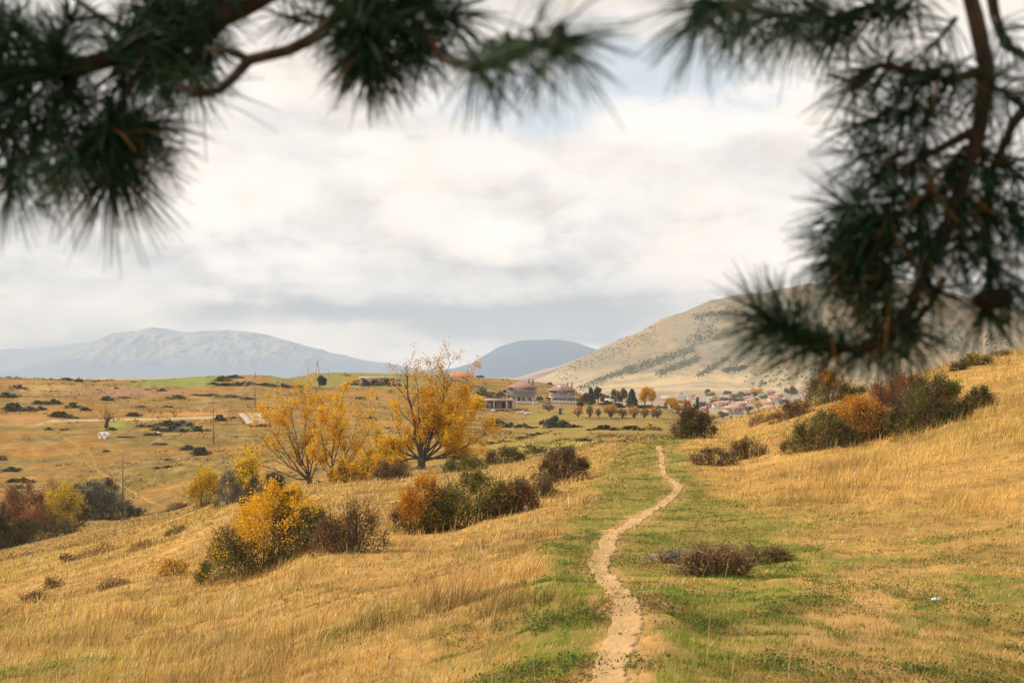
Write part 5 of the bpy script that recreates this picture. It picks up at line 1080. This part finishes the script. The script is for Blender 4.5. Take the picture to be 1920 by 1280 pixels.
h4 = at(520, 752); pole(520, 752, None, 44 * h4[1] / F, 'fourth, shorter utility pole behind the top of the fan shaped tree', r=.13, arm=.8)
pole(578, None, 560, 7.0, 'thin distant pole on the skyline left of the lattice-legged pylon', M_CONC, r=.13, arm=.7)
pole(616, None, 600, 3.8, 'tiny distant pole on the skyline right of the pylon', M_CONC, r=.1, arm=0)
p = atd(595, 580); root = empty('power_pylon', p, 'two-legged A-shaped pylon on the left skyline', 'pylon'); s = 580 / F
for sx in (-1, 1): m = MB(); m.tube([(sx * 5 * s, 0, -.6), (sx * .9 * s, 0, 34 * s)], [.2, .14], 6); m.build('leg', M_CONC, root)
m = MB(); m.tube([(0, 0, 32 * s), (0, 0, 41 * s)], .14, 6); m.box((0, 0, 33.5 * s), (5 * s, .25, .25)); m.box((0, 0, 38 * s), (3.4 * s, .2, .2)); m.build('cross_arm', M_METAL, root)
def wire(label, pts, sag=1.6, r=.012):
    m = MB(); Q = []
    for a, b in zip(pts[:-1], pts[1:]):
        a, b = np.array(a), np.array(b); f = np.linspace(0, 1, 14)[:, None]; Q.append(a * (1 - f) + b * f - np.array([0, 0, 1]) * sag * 4 * f * (1 - f))
    m.tube(np.concatenate(Q), r, 4, False); tag(m.build('power_cable', M_WIRE), label, 'power cable', 'cables strung between the utility poles')
M_WIRE = plainmat('aluminium_cable', (.55,.50,.44), .6, .1, 3)
P0 = atd(-330, 105)
for k, lab in ((-.9, 'power cable on the left end of the pole cross-arms'), (0, 'power cable on the tops of the utility poles'), (.9, 'power cable on the right end of the pole cross-arms')):
    pt = []
    for (p, h, arm) in ((P0, 9.5, 1.1), P1, P2, P3):
        pt.append((p[0] + k * arm, p[1], p[2] + (h if k == 0 else h - 1.15) + .12))
    wire(lab, pt, 1.8, .028)
# pollarded stump tree on the left
p = at(199, 802); s = p[1] / F; root = empty('pollarded_tree', p, 'thick dark pollarded stump with thin bare shoots beside the track', 'tree'); m = MB()
m.tube([(0,0,-.3),(.1,0,8*s),(.3,0,15*s),(.9*1,0,18*s)], [4*s,3.6*s,3.4*s,2.4*s], 9); m.tube([(.1,0,13*s),(-4*s,0,20*s)], [2*s,1.2*s], 6); m.tube([(.3,0,14*s),(9*s,0,19*s),(14*s,0,17*s)], [2*s,1.2*s,.6*s], 6); m.build('trunk', M_BARK, root, True)
m = MB(); rr = np.random.default_rng(3)
for i in range(46): a = rr.normal() * .55; l = rr.uniform(14, 34) * s; b = (rr.uniform(-5, 12) * s, rr.normal() * s, 17 * s); m.tube([b, (b[0] + math.sin(a) * l * .5, b[1] + rr.normal() * s * 4, b[2] + math.cos(a) * l * .5), (b[0] + math.sin(a) * l * 1.1, b[1] + rr.normal() * s * 7, b[2] + math.cos(a) * l)], [.35*s, .22*s, .1*s], 3, False)
m.build('shoots', plainmat('orange_shoots', (.36,.20,.09), .9, .2, 3), root)
# concrete pipes
for i, (du, lab) in enumerate(((-5, 'left, farther white concrete pipe lying in the grass'), (5, 'right white concrete pipe with its dark open end towards the viewer'))):
    p = at(191 + du, 822); s = p[1] / F; r = 6.2 * s; L = 9 * s; n = 20; an = np.arange(n) * 2 * math.pi / n; V = []
    for (rad, t) in ((r, 0), (r, 1), (r * .80, 1), (r * .80, 0)): V.append(np.stack([np.cos(an) * rad, np.full(n, t * L), np.sin(an) * rad + r * .92], 1))
    V = np.concatenate(V); Q = [(a*n+k, a*n+(k+1) % n, ((a+1) % 4)*n+(k+1) % n, ((a+1) % 4)*n+k) for a in range(4) for k in range(n)]
    V = V @ np.array([[math.cos(.7), math.sin(.7), 0], [-math.sin(.7), math.cos(.7), 0], [0, 0, 1]]).T
    o = mesh('concrete_pipe', V, Q, None, M_WHITE, None, None, False, p + np.array([0, i * -.6 + .4, 0])); tag(o, lab, 'pipe', 'white concrete pipes lying on the slope')
# pale sheets spread on the slope
for i, lab in enumerate(('leftmost pale sheet spread on the slope behind the fan shaped tree', 'middle pale sheet spread on the slope', 'rightmost pale sheet spread on the slope, partly behind golden leaves')):
    V = []; nx, ny = 9, 13; 
    for a in range(nx):
        for b in range(ny):
            f, g = a / (nx - 1), b / (ny - 1); u = 446 + i * 14.5 + 12.5 * f + 17 * g; v = 780 + 20 * g + 1 * math.sin(f * 9 + i); q = at(u, v); V.append(q + [0, 0, .75 + .10 * fbm(f * 5 + i * 3, g * 7, 2, 2)])
    idx = np.arange(nx * ny).reshape(nx, ny); Q = np.stack([idx[:-1, :-1], idx[1:, :-1], idx[1:, 1:], idx[:-1, 1:]], -1).reshape(-1, 4)
    V = np.array(V); B = V - [0, 0, .12]; ring = list(idx[:, 0]) + list(idx[-1, 1:]) + list(idx[-2::-1, -1]) + list(idx[0, -2:0:-1]); m_ = nx * ny
    Q2 = np.concatenate([Q, Q[:, ::-1] + m_, np.array([(ring[k], ring[(k+1) % len(ring)], ring[(k+1) % len(ring)] + m_, ring[k] + m_) for k in range(len(ring))])])
    tag(mesh('ground_sheet', np.concatenate([V, B]), Q2, None, M_TARP, None, None, True), lab, 'sheet', 'pale sheets spread side by side on the slope')
# rocks and small things
def rock(u, v, wpx, hpx, label, mat=M_STONE, name='rock', cat='rock', group=None, seed=0, D=None):
    rng = np.random.default_rng(seed + int(u)); import bmesh
    bm = bmesh.new(); bmesh.ops.create_icosphere(bm, subdivisions=2, radius=.5); p = at(u, v) if D is None else atd(u, D); s = p[1] / F
    for q in bm.verts: k = .75 + .5 * float(fbm(q.co.x * 3 + seed, q.co.y * 3 + q.co.z * 2, 3, seed)); q.co *= k; q.co.z *= 1
    me = bpy.data.meshes.new(name); bm.to_mesh(me); bm.free(); me.materials.append(mat); o = bpy.data.objects.new(name, me); COL.objects.link(o); o.location = (p[0], p[1], p[2] + hpx * s * .3); o.scale = (wpx * s, wpx * s * .8, hpx * s); o.rotation_euler[2] = rng.uniform(0, 3); return tag(o, label, cat, group)
rock(986, 957, 10, 14, 'pale jagged rock at the right foot of the near hedge'); rock(1004, 948, 10, 5, 'flat pale rock just right of the jagged one', seed=3); rock(1375, 929, 8, 5, 'pale stone alone in the golden grass right of the path')
rock(296, 812, 9, 4, 'small white stone beside the dark shrub on the far left slope', M_WHITE); rock(925, 771, 12, 4, 'pale boulder under the corner of the unfinished house')
for i, (u, v, a, b) in enumerate([(972,775,9,4),(980,774,10,5),(988,776,12,4),(996,776,8,3),(984,777,8,3)]): rock(u, v, a, b, 'pale rubble heap stone in the field right of the unfinished house', group='rubble stones right of the unfinished house', seed=i)
for i, (u, v) in enumerate([(311,746),(322,749),(338,748.5),(346,749),(354,750),(288,750),(258,748),(240,752)]): rock(u, v, 5, 2.6, 'dark small stone on the stony ledge of the far left slope', plainmat('dark_stone', (.10,.08,.06), .95, .3, 4) if i == 0 else bpy.data.materials['dark_stone'], group='dark stones scattered on the stony ledge', seed=i)
rock(222, 991, 5, 3, 'pinkish stone at the gully edge left of the front pole'); rock(361, 957, 8, 5, 'whitish stone below the yellow-green gully bush', M_STONE)
p = at(1755, 1131); m = MB(); m.box((0, 0, .045), (.115, .07, .012), .3); m.box((.01, .01, .055), (.08, .05, .01), .6); tag(m.build('paper_litter', M_WHITE, None, False, p), 'white scrap of paper lying in the grass at lower right', 'litter')
# grazing animals between the golden trees
for (u, lab) in ((670.5, 'leftmost of the dark grazing animals on the slope'), (677.5, 'dark grazing animal in the middle of the close pair'), (682.8, 'right-hand dark grazing animal of the close pair'), (707, 'dark grazing animal apart from the rest, at right')):
    p = at(u, 749); D = {}; me = bpy.data.meshes.new('grazing_animal')
    VV = [(-.42,0,.62),(-.1,0,.66),(.3,0,.66),(.55,0,.5),(.72,0,.22),(-.40,-.13,.3),(-.40,-.13,-.02),(-.36,.13,.3),(-.36,.13,-.02),(.33,-.12,.32),(.33,-.12,-.02),(.35,.12,.32),(.35,.12,-.02),(-.55,0,.5)]
    EE = [(0,1),(1,2),(2,3),(3,4),(0,5),(5,6),(0,7),(7,8),(2,9),(9,10),(2,11),(11,12),(0,13)]
    me.from_pydata([tuple(c * 1.25 for c in q) for q in VV], EE, []); o = bpy.data.objects.new('grazing_animal', me); COL.objects.link(o); me.materials.append(M_DARK)
    md = o.modifiers.new('skin', 'SKIN'); 
    rads = [.2,.24,.22,.13,.09,.08,.04,.08,.04,.08,.04,.08,.04,.04]
    for q, r_ in zip(me.skin_vertices[0].data, rads): q.radius = (r_ * 1.2, r_ * 1.2)
    me.skin_vertices[0].data[0].use_root = True; o.modifiers.new('sub', 'SUBSURF').levels = 1
    o.location = [float(c) for c in p]; o.rotation_euler[2] = (u * 1.7) % 3; tag(o, lab, 'animal', 'dark animals grazing on the slope')
p = atd(1000, 515); m = MB(); m.box((0, 0, .7), (.35, .35, 2.0)); m.box((0, 0, 1.75), (.5, .5, .12)); tag(m.build('gate_post', M_WHITE, None, False, p), 'white gate post in the garden wall left of the car', 'post')

# ------------------------------------------------------------------ the pine whose boughs hang into the view
PR = np.random.default_rng(31)
BASE = np.array([0.9, -1.6, float(gz(.9, -1.6))])
pine = empty('pine_tree', BASE, 'dark pine whose blurred needle boughs hang across the top and right of the view', 'tree')
m = MB(); m.tube([(0, 0, -.3), (0, 0, .3), (.05, .02, 1.5), (.0, .1, 3.2), (-.1, .15, 6.5)], [.26, .2, .17, .14, .05], 12); m.build('trunk', M_PINEBARK, pine, True)
def pt(u, v, d): return np.array([(u - 960) / F * d, d, (HOR - v) / F * d])
def needles(P0, P1, n, L, rng, brown=.0, up=55, base_up=72, fill=1.0, wd=.0021):
    ax = P1 - P0; l = np.linalg.norm(ax); ax = ax / l; t = rng.random(n) ** .85
    r = rng.normal(size=(n, 3)); r -= (r @ ax)[:, None] * ax; r /= np.linalg.norm(r, axis=1)[:, None]
    ang = np.radians(np.where(t > .85, rng.uniform(5, up, n), base_up - (base_up - up * .8) * t + rng.normal(size=n) * 8))
    dr = ax * np.cos(ang)[:, None] + r * np.sin(ang)[:, None]; ln = L * (.75 + .35 * rng.random(n))
    b = P0 + ax * (t * l)[:, None]; mid = b + dr * (ln * .5)[:, None]; tip = b + dr * ln[:, None] + np.array([0, 0, -1]) * (ln * .10)[:, None]
    sd_ = np.cross(dr, rng.normal(size=(n, 3))); sd_ /= np.linalg.norm(sd_, axis=1)[:, None]; w_ = wd * (.8 + .4 * rng.random(n))[:, None] / 2
    V = np.stack([b - sd_ * w_, b + sd_ * w_, mid - sd_ * w_, mid + sd_ * w_, tip - sd_ * w_ * .3, tip + sd_ * w_ * .3], 1).reshape(-1, 3)
    Q = ((np.arange(n) * 6)[:, None, None] + np.array([[0, 1, 3, 2], [2, 3, 5, 4]])[None]).reshape(-1, 4)
    k = rng.random((n, 1)); c = np.array([[.009, .027, .017]]) * (1 - k) + np.array([[.028, .062, .024]]) * k
    g = rng.random(n) < brown; c[g] = np.array([.30, .13, .035]) * rng.uniform(.5, 1.2, (g.sum(), 1))
    return V, Q, np.repeat(c, 6, 0)
def bough(stems, shoots):
    """stems: polylines of (u, v, d, radius m) ; shoots: (u, v, d, direction deg on the picture, length px, needle px, count, brown)"""
    m = MB()
    for st in stems:
        P = np.array([pt(*q[:3]) if len(q) == 4 else np.array(q[1:4]) for q in st]) - BASE; rad = [q[3] if len(q) == 4 else q[4] for q in st]
        m.tube(P, rad, 7)
    for s_ in shoots:
        u, v, d, a, l = s_[:5]; a = math.radians(a); e = pt(u, v, d); P0 = pt(u - math.cos(a) * l, v + math.sin(a) * l, d + .03) - BASE; m.tube([P0, e - BASE], [.0042, .0028], 5)
    b = m.build('bough', M_PINEBARK, pine, True)
    for (u, v, d, a, l, npx, cnt, br_) in shoots:
        ar = math.radians(a); e = pt(u, v, d) - BASE; P0 = pt(u - math.cos(ar) * l, v + math.sin(ar) * l, d + PR.uniform(-.06, .06)) - BASE
        V, Q, c = needles(P0, e, int(cnt * (.66 if u > 1500 else .80)), npx * d / F, PR, br_ * .9); mesh('needle_tuft', V, Q, None, M_NEEDLE, b, c)
W = lambda x, y, z, r: ('w', x, y, z, r)
def J(lst, j=1.0): return [(u + PR.normal() * 5 * j, v + PR.normal() * 5 * j, d, a + PR.normal() * 8, l, n_, c, b) for (u, v, d, a, l, n_, c, b) in lst]
# left bough, thick brown branch
Lstem = [[W(.85, -1.45, 1.75, .045), W(.2, -.2, 1.55, .036), W(-.25, 1.2, 1.05, .028), (600, -70, 1.95, .021), (450, 12, 2.0, .018), (300, 82, 2.0, .015), (150, 125, 2.0, .013), (-60, 165, 2.05, .011)],
         [(300, 82, 2.0, .007), (250, 150, 2.0, .006), (212, 230, 2.0, .005), (205, 330, 2.0, .003)], [(150, 125, 2.0, .007), (100, 200, 2.0, .005), (60, 290, 2.0, .003)], [(450, 12, 2.0, .006), (400, 70, 2.0, .004), (350, 130, 2.0, .003)], [(-20, 160, 2.0, .006), (0, 240, 2.02, .004), (20, 330, 2.0, .003)],
         [(150, 125, 2.0, .006), (60, 70, 2.02, .004), (-10, 30, 2.0, .003)], [(300, 82, 2.0, .006), (200, 40, 2.02, .004), (130, -10, 2.0, .003)]]
Ls = J([(212,330,2.0,-92,110,165,300,.05),(235,270,2.0,-40,60,150,190,.06),(170,280,2.0,-130,60,150,170,.04),(215,230,2.0,-90,60,140,150,.06),(285,235,2.0,-25,70,130,130,.03),
        (60,300,2.0,-100,80,140,150,.03),(110,240,2.0,-80,70,120,130,.03),(20,350,2.0,-80,70,120,120,.03),(10,255,2.05,-120,70,130,150,.0),(120,330,1.9,-110,60,120,110,.03),
        (345,140,2.0,-60,60,120,160,.0),(330,90,2.0,-20,60,110,150,.02),(290,130,2.0,-80,60,110,150,.05),(380,50,2.0,-10,70,110,150,.0),(300,40,2.0,30,70,110,150,.0),(250,60,2.0,60,70,120,150,.0),
        (230,150,2.05,-70,60,120,150,.02),(110,150,2.0,-100,60,120,150,.0),(60,130,2.0,180,70,120,170,.0),(-10,120,2.0,150,60,120,150,.0),(40,60,2.0,130,60,110,130,.0),(-20,30,2.0,140,60,110,130,.0),(130,30,2.0,60,50,100,110,.0),(330,5,2.0,80,60,110,140,.0),(420,5,2.0,20,60,110,150,.0),(270,0,2.05,120,60,100,130,.0),(20,190,2.0,-150,50,120,150,.0),(160,200,2.05,-60,50,110,130,.0),(390,95,2.05,-70,50,100,120,.0),(110,90,1.95,100,50,100,120,.0)])
Ls = [(*q[:6], int(q[6] * 1.35), q[7]) for q in Ls]
bough(Lstem, Ls)
# middle bough with the thin dark side branch
Mstem = [[W(.85, -1.45, 1.95, .04), W(.35, -.2, 1.7, .03), W(.0, 1.0, 1.15, .02), (720, -60, 1.9, .012), (640, 25, 1.9, .010), (590, 70, 1.9, .0088), (540, 95, 1.9, .008), (468, 112, 1.9, .008), (435, 148, 1.9, .007), (410, 170, 1.9, .006), (375, 177, 1.9, .0055), (335, 160, 1.9, .004)],
         [(468, 112, 1.9, .006), (425, 96, 1.9, .005), (385, 92, 1.9, .003)], [(640, 25, 1.9, .007), (675, 70, 1.9, .006), (690, 130, 1.9, .004)], [(720, -60, 1.9, .008), (770, 30, 1.9, .006), (830, 110, 1.85, .006), (900, 128, 1.6, .0075), (960, 96, 1.5, .007), (1010, 84, 1.4, .006), (1048, 78, 1.35, .006)],
         [(770, 30, 1.9, .005), (800, 0, 1.9, .004), (850, -20, 1.9, .003)]]
Ms = J([(690,135,1.9,-95,75,110,300,.02),(660,100,1.9,-140,55,105,200,.0),(725,120,1.9,-45,60,110,220,.02),(640,70,1.9,-160,50,95,170,.0),(700,60,1.9,-60,60,110,190,.04),(760,60,1.9,-30,60,110,190,.06),(740,20,1.9,20,60,110,180,.0),(800,20,1.9,-20,60,110,170,.0),(850,20,1.9,10,50,110,150,.0),(640,10,1.9,120,60,100,140,.0),(690,5,1.9,90,50,100,130,.0),(800,85,1.9,-40,50,105,150,.06),(560,20,2.0,150,50,90,60,.0),(520,30,2.0,170,60,90,40,.0),(780,110,1.9,-60,40,100,90,.03),
        (905,135,1.5,-70,40,120,90,.0),(965,110,1.4,-80,45,150,70,.0),(1015,95,1.3,-75,40,160,50,.0),(1052,85,1.2,-40,30,170,42,.0),(1048,100,1.2,-85,40,160,42,.0),(930,115,1.45,-100,40,140,40,.0),(350,168,1.9,-120,40,100,50,.0),(395,180,1.9,-70,40,150,22,.0),(400,95,1.95,160,40,90,40,.0)])
bough(Mstem, Ms)
M_CONE = plainmat('cone_scales', (.016,.013,.010), .95, .2, 20, spec=.05)
def cone(u, v, d, r_px, l_px, a, parent_label):
    s = d / F; ar = math.radians(a); c = pt(u, v, d) - BASE; ax = np.array([math.cos(ar), 0, math.sin(ar)]); m = MB(); n = 9; t = np.linspace(-1, 1, 12)
    m.tube([c + ax * q * l_px * s / 2 for q in t], [max(.001, r_px * s * math.sqrt(max(0, 1 - q * q)) * (1 + .12 * (i % 2))) for i, q in enumerate(t)], n); m.build('pine_cone', M_CONE, pine, False)
cone(1045, 76, 1.3, 19, 72, 80, ''); cone(1312, 28, 1.4, 17, 66, 92, ''); cone(1862, 560, 1.9, 20, 80, 8, ''); cone(955, 98, 1.45, 20, 100, 25, '')
# right bough: two leaders hanging into the mass at the right
Rstem = [[W(.95, -1.45, 2.3, .045), W(1.0, -.2, 2.1, .036), W(.95, 1.2, 1.4, .028), (1800, -80, 1.95, .014), (1828, 30, 1.95, .012), (1850, 130, 1.95, .012), (1838, 240, 1.95, .011), (1810, 330, 1.95, .010), (1770, 440, 1.95, .009), (1730, 520, 1.95, .008), (1700, 590, 1.95, .0075), (1655, 640, 1.95, .007), (1600, 655, 1.95, .007), (1530, 640, 1.95, .006), (1460, 610, 1.95, .004)],
         [(1850, 130, 1.95, .008), (1780, 150, 1.95, .006), (1700, 130, 1.95, .005), (1650, 120, 1.95, .004), (1610, 160, 1.95, .004), (1555, 140, 1.95, .003)], [(1838, 240, 1.95, .008), (1760, 280, 1.95, .006), (1670, 330, 1.95, .005), (1600, 370, 1.95, .003)], [(1810, 330, 1.95, .008), (1720, 390, 1.95, .006), (1620, 430, 1.95, .004), (1570, 445, 1.95, .003)], [(1770, 440, 1.95, .007), (1690, 490, 1.95, .005), (1600, 510, 1.95, .003)],
         [(1850, -60, 2.0, .009), (1865, 30, 2.0, .008), (1885, 85, 2.0, .007), (1940, 115, 2.0, .006)], [(1960, 160, 2.0, .009), (1900, 230, 2.0, .008), (1860, 320, 2.0, .007), (1850, 420, 2.0, .006), (1860, 560, 1.95, .005)], [(1770, 520, 2.0, .006), (1745, 570, 2.0, .005), (1700, 620, 1.95, .005)], [(1700, -60, 2.0, .008), (1640, 10, 2.0, .006), (1560, 35, 2.0, .005), (1480, 30, 1.9, .004), (1400, 15, 1.8, .004), (1315, 20, 1.4, .004)], [W(.95, 1.2, 1.4, .02), (1700, -60, 2.0, .010)]]
Rs = []
for (u, v, a, l, n_, c, b) in [
    (1560,150,200,40,130,80,.0),(1600,165,-120,40,120,110,.0),(1640,130,-160,50,120,130,.0),(1690,160,-100,50,110,140,.02),(1740,150,-140,50,110,140,.04),(1790,170,-80,50,110,150,.04),(1840,190,-90,60,110,150,.05),
    (1620,230,-150,60,120,100,.0),(1680,230,-120,60,110,140,.02),(1740,240,-100,60,110,160,.05),(1800,260,-100,60,110,170,.05),(1870,240,-60,60,110,150,.02),(1900,180,-30,60,110,140,.0),
    (1600,300,-165,60,120,110,.0),(1650,320,-140,60,120,160,.05),(1710,320,-110,60,110,190,.10),(1780,330,-100,60,110,200,.08),(1850,320,-80,60,110,190,.04),(1910,330,-60,60,110,170,.02),
    (1575,385,-170,60,130,150,.0),(1600,420,-175,60,130,180,.02),(1660,390,-130,60,110,220,.14),(1720,400,-110,60,110,220,.16),(1790,400,-100,60,110,220,.08),(1850,410,-90,60,110,210,.06),(1910,430,-70,60,110,200,.04),
    (1570,450,165,60,120,190,.0),(1560,490,-170,60,120,180,.02),(1610,480,-140,60,110,220,.08),(1670,470,-110,60,110,240,.14),(1730,480,-100,60,110,220,.14),(1800,480,-80,60,110,190,.05),(1870,500,-80,60,110,190,.03),(1920,490,-60,60,110,170,.02),
    (1590,540,-150,60,110,190,.05),(1640,550,-120,60,110,210,.10),(1700,550,-100,60,110,210,.14),(1760,560,-80,50,110,150,.05),(1650,600,-110,50,110,130,.10),(1700,620,-90,50,110,150,.12),(1570,500,180,60,110,130,.0),
    (1450,608,158,60,140,150,.0),(1470,615,130,50,140,90,.0),(1500,632,165,60,130,150,.03),(1520,636,125,40,130,80,.0),(1550,648,175,60,115,120,.08),(1600,652,-175,60,110,120,.08),(1420,590,140,50,125,110,.0),(1640,655,-100,50,120,110,.05),(1700,640,-70,50,125,90,.05),(1590,665,-110,40,115,60,.03),(1530,650,-120,40,110,50,.02),
    (1850,585,-90,40,110,140,.0),(1885,560,-40,50,105,130,.0),(1820,575,-130,40,100,120,.0),(1925,560,-50,50,110,130,.0),(1755,640,-50,60,90,50,.02),(1900,80,-60,60,110,70,.0),(1870,20,-80,60,110,50,.0),(1800,60,-120,60,110,50,.0),(1760,80,-110,60,110,60,.0)]:
    Rs.append((u, v, 1.95, a, l, n_, c, b))
Rs = [q for q in Rs if not (q[1] > 530 and q[0] > 1480 and PR.random() < .14) and not PR.random() < .08]
Rs += [(u, v, d, a, l, n_, c, 0.) for (u, v, d, a, l, n_, c) in [(1640,20,2.0,-150,60,110,120),(1560,45,2.0,-170,60,110,130),(1500,35,1.95,-160,60,110,130),(1430,30,1.9,-170,60,120,120),(1370,20,1.7,-150,50,140,100),(1320,40,1.4,-100,40,150,80),(1320,10,1.35,-170,40,170,50),(1700,30,2.0,-120,60,110,110),(1600,70,2.0,-110,50,110,90),(1480,60,1.9,-110,40,120,70),(1400,50,1.8,-100,40,130,60),(1540,10,2.0,120,50,100,110),(1660,0,2.0,100,50,100,100),(1560,90,2.0,-130,40,110,60)]]
bough(Rstem, J(Rs))

# ------------------------------------------------------------------ air
hz = MB(); hz.box((0, 0, 105), (24600, 24600, 630))
hm = bpy.data.materials.new('air'); hm.use_nodes = True; n = NT(hm.node_tree); pv = n.node('ShaderNodeVolumePrincipled'); pv.inputs['Color'].default_value = (.80, .89, 1.0, 1); pv.inputs['Density'].default_value = 0.000105; pv.inputs['Anisotropy'].default_value = 0.0
o_ = n.node('ShaderNodeOutputMaterial'); n.l.new(pv.outputs[0], o_.inputs['Volume'])
tag(hz.build('haze', hm), 'thin blue haze filling the valley air', None, None, 'stuff')
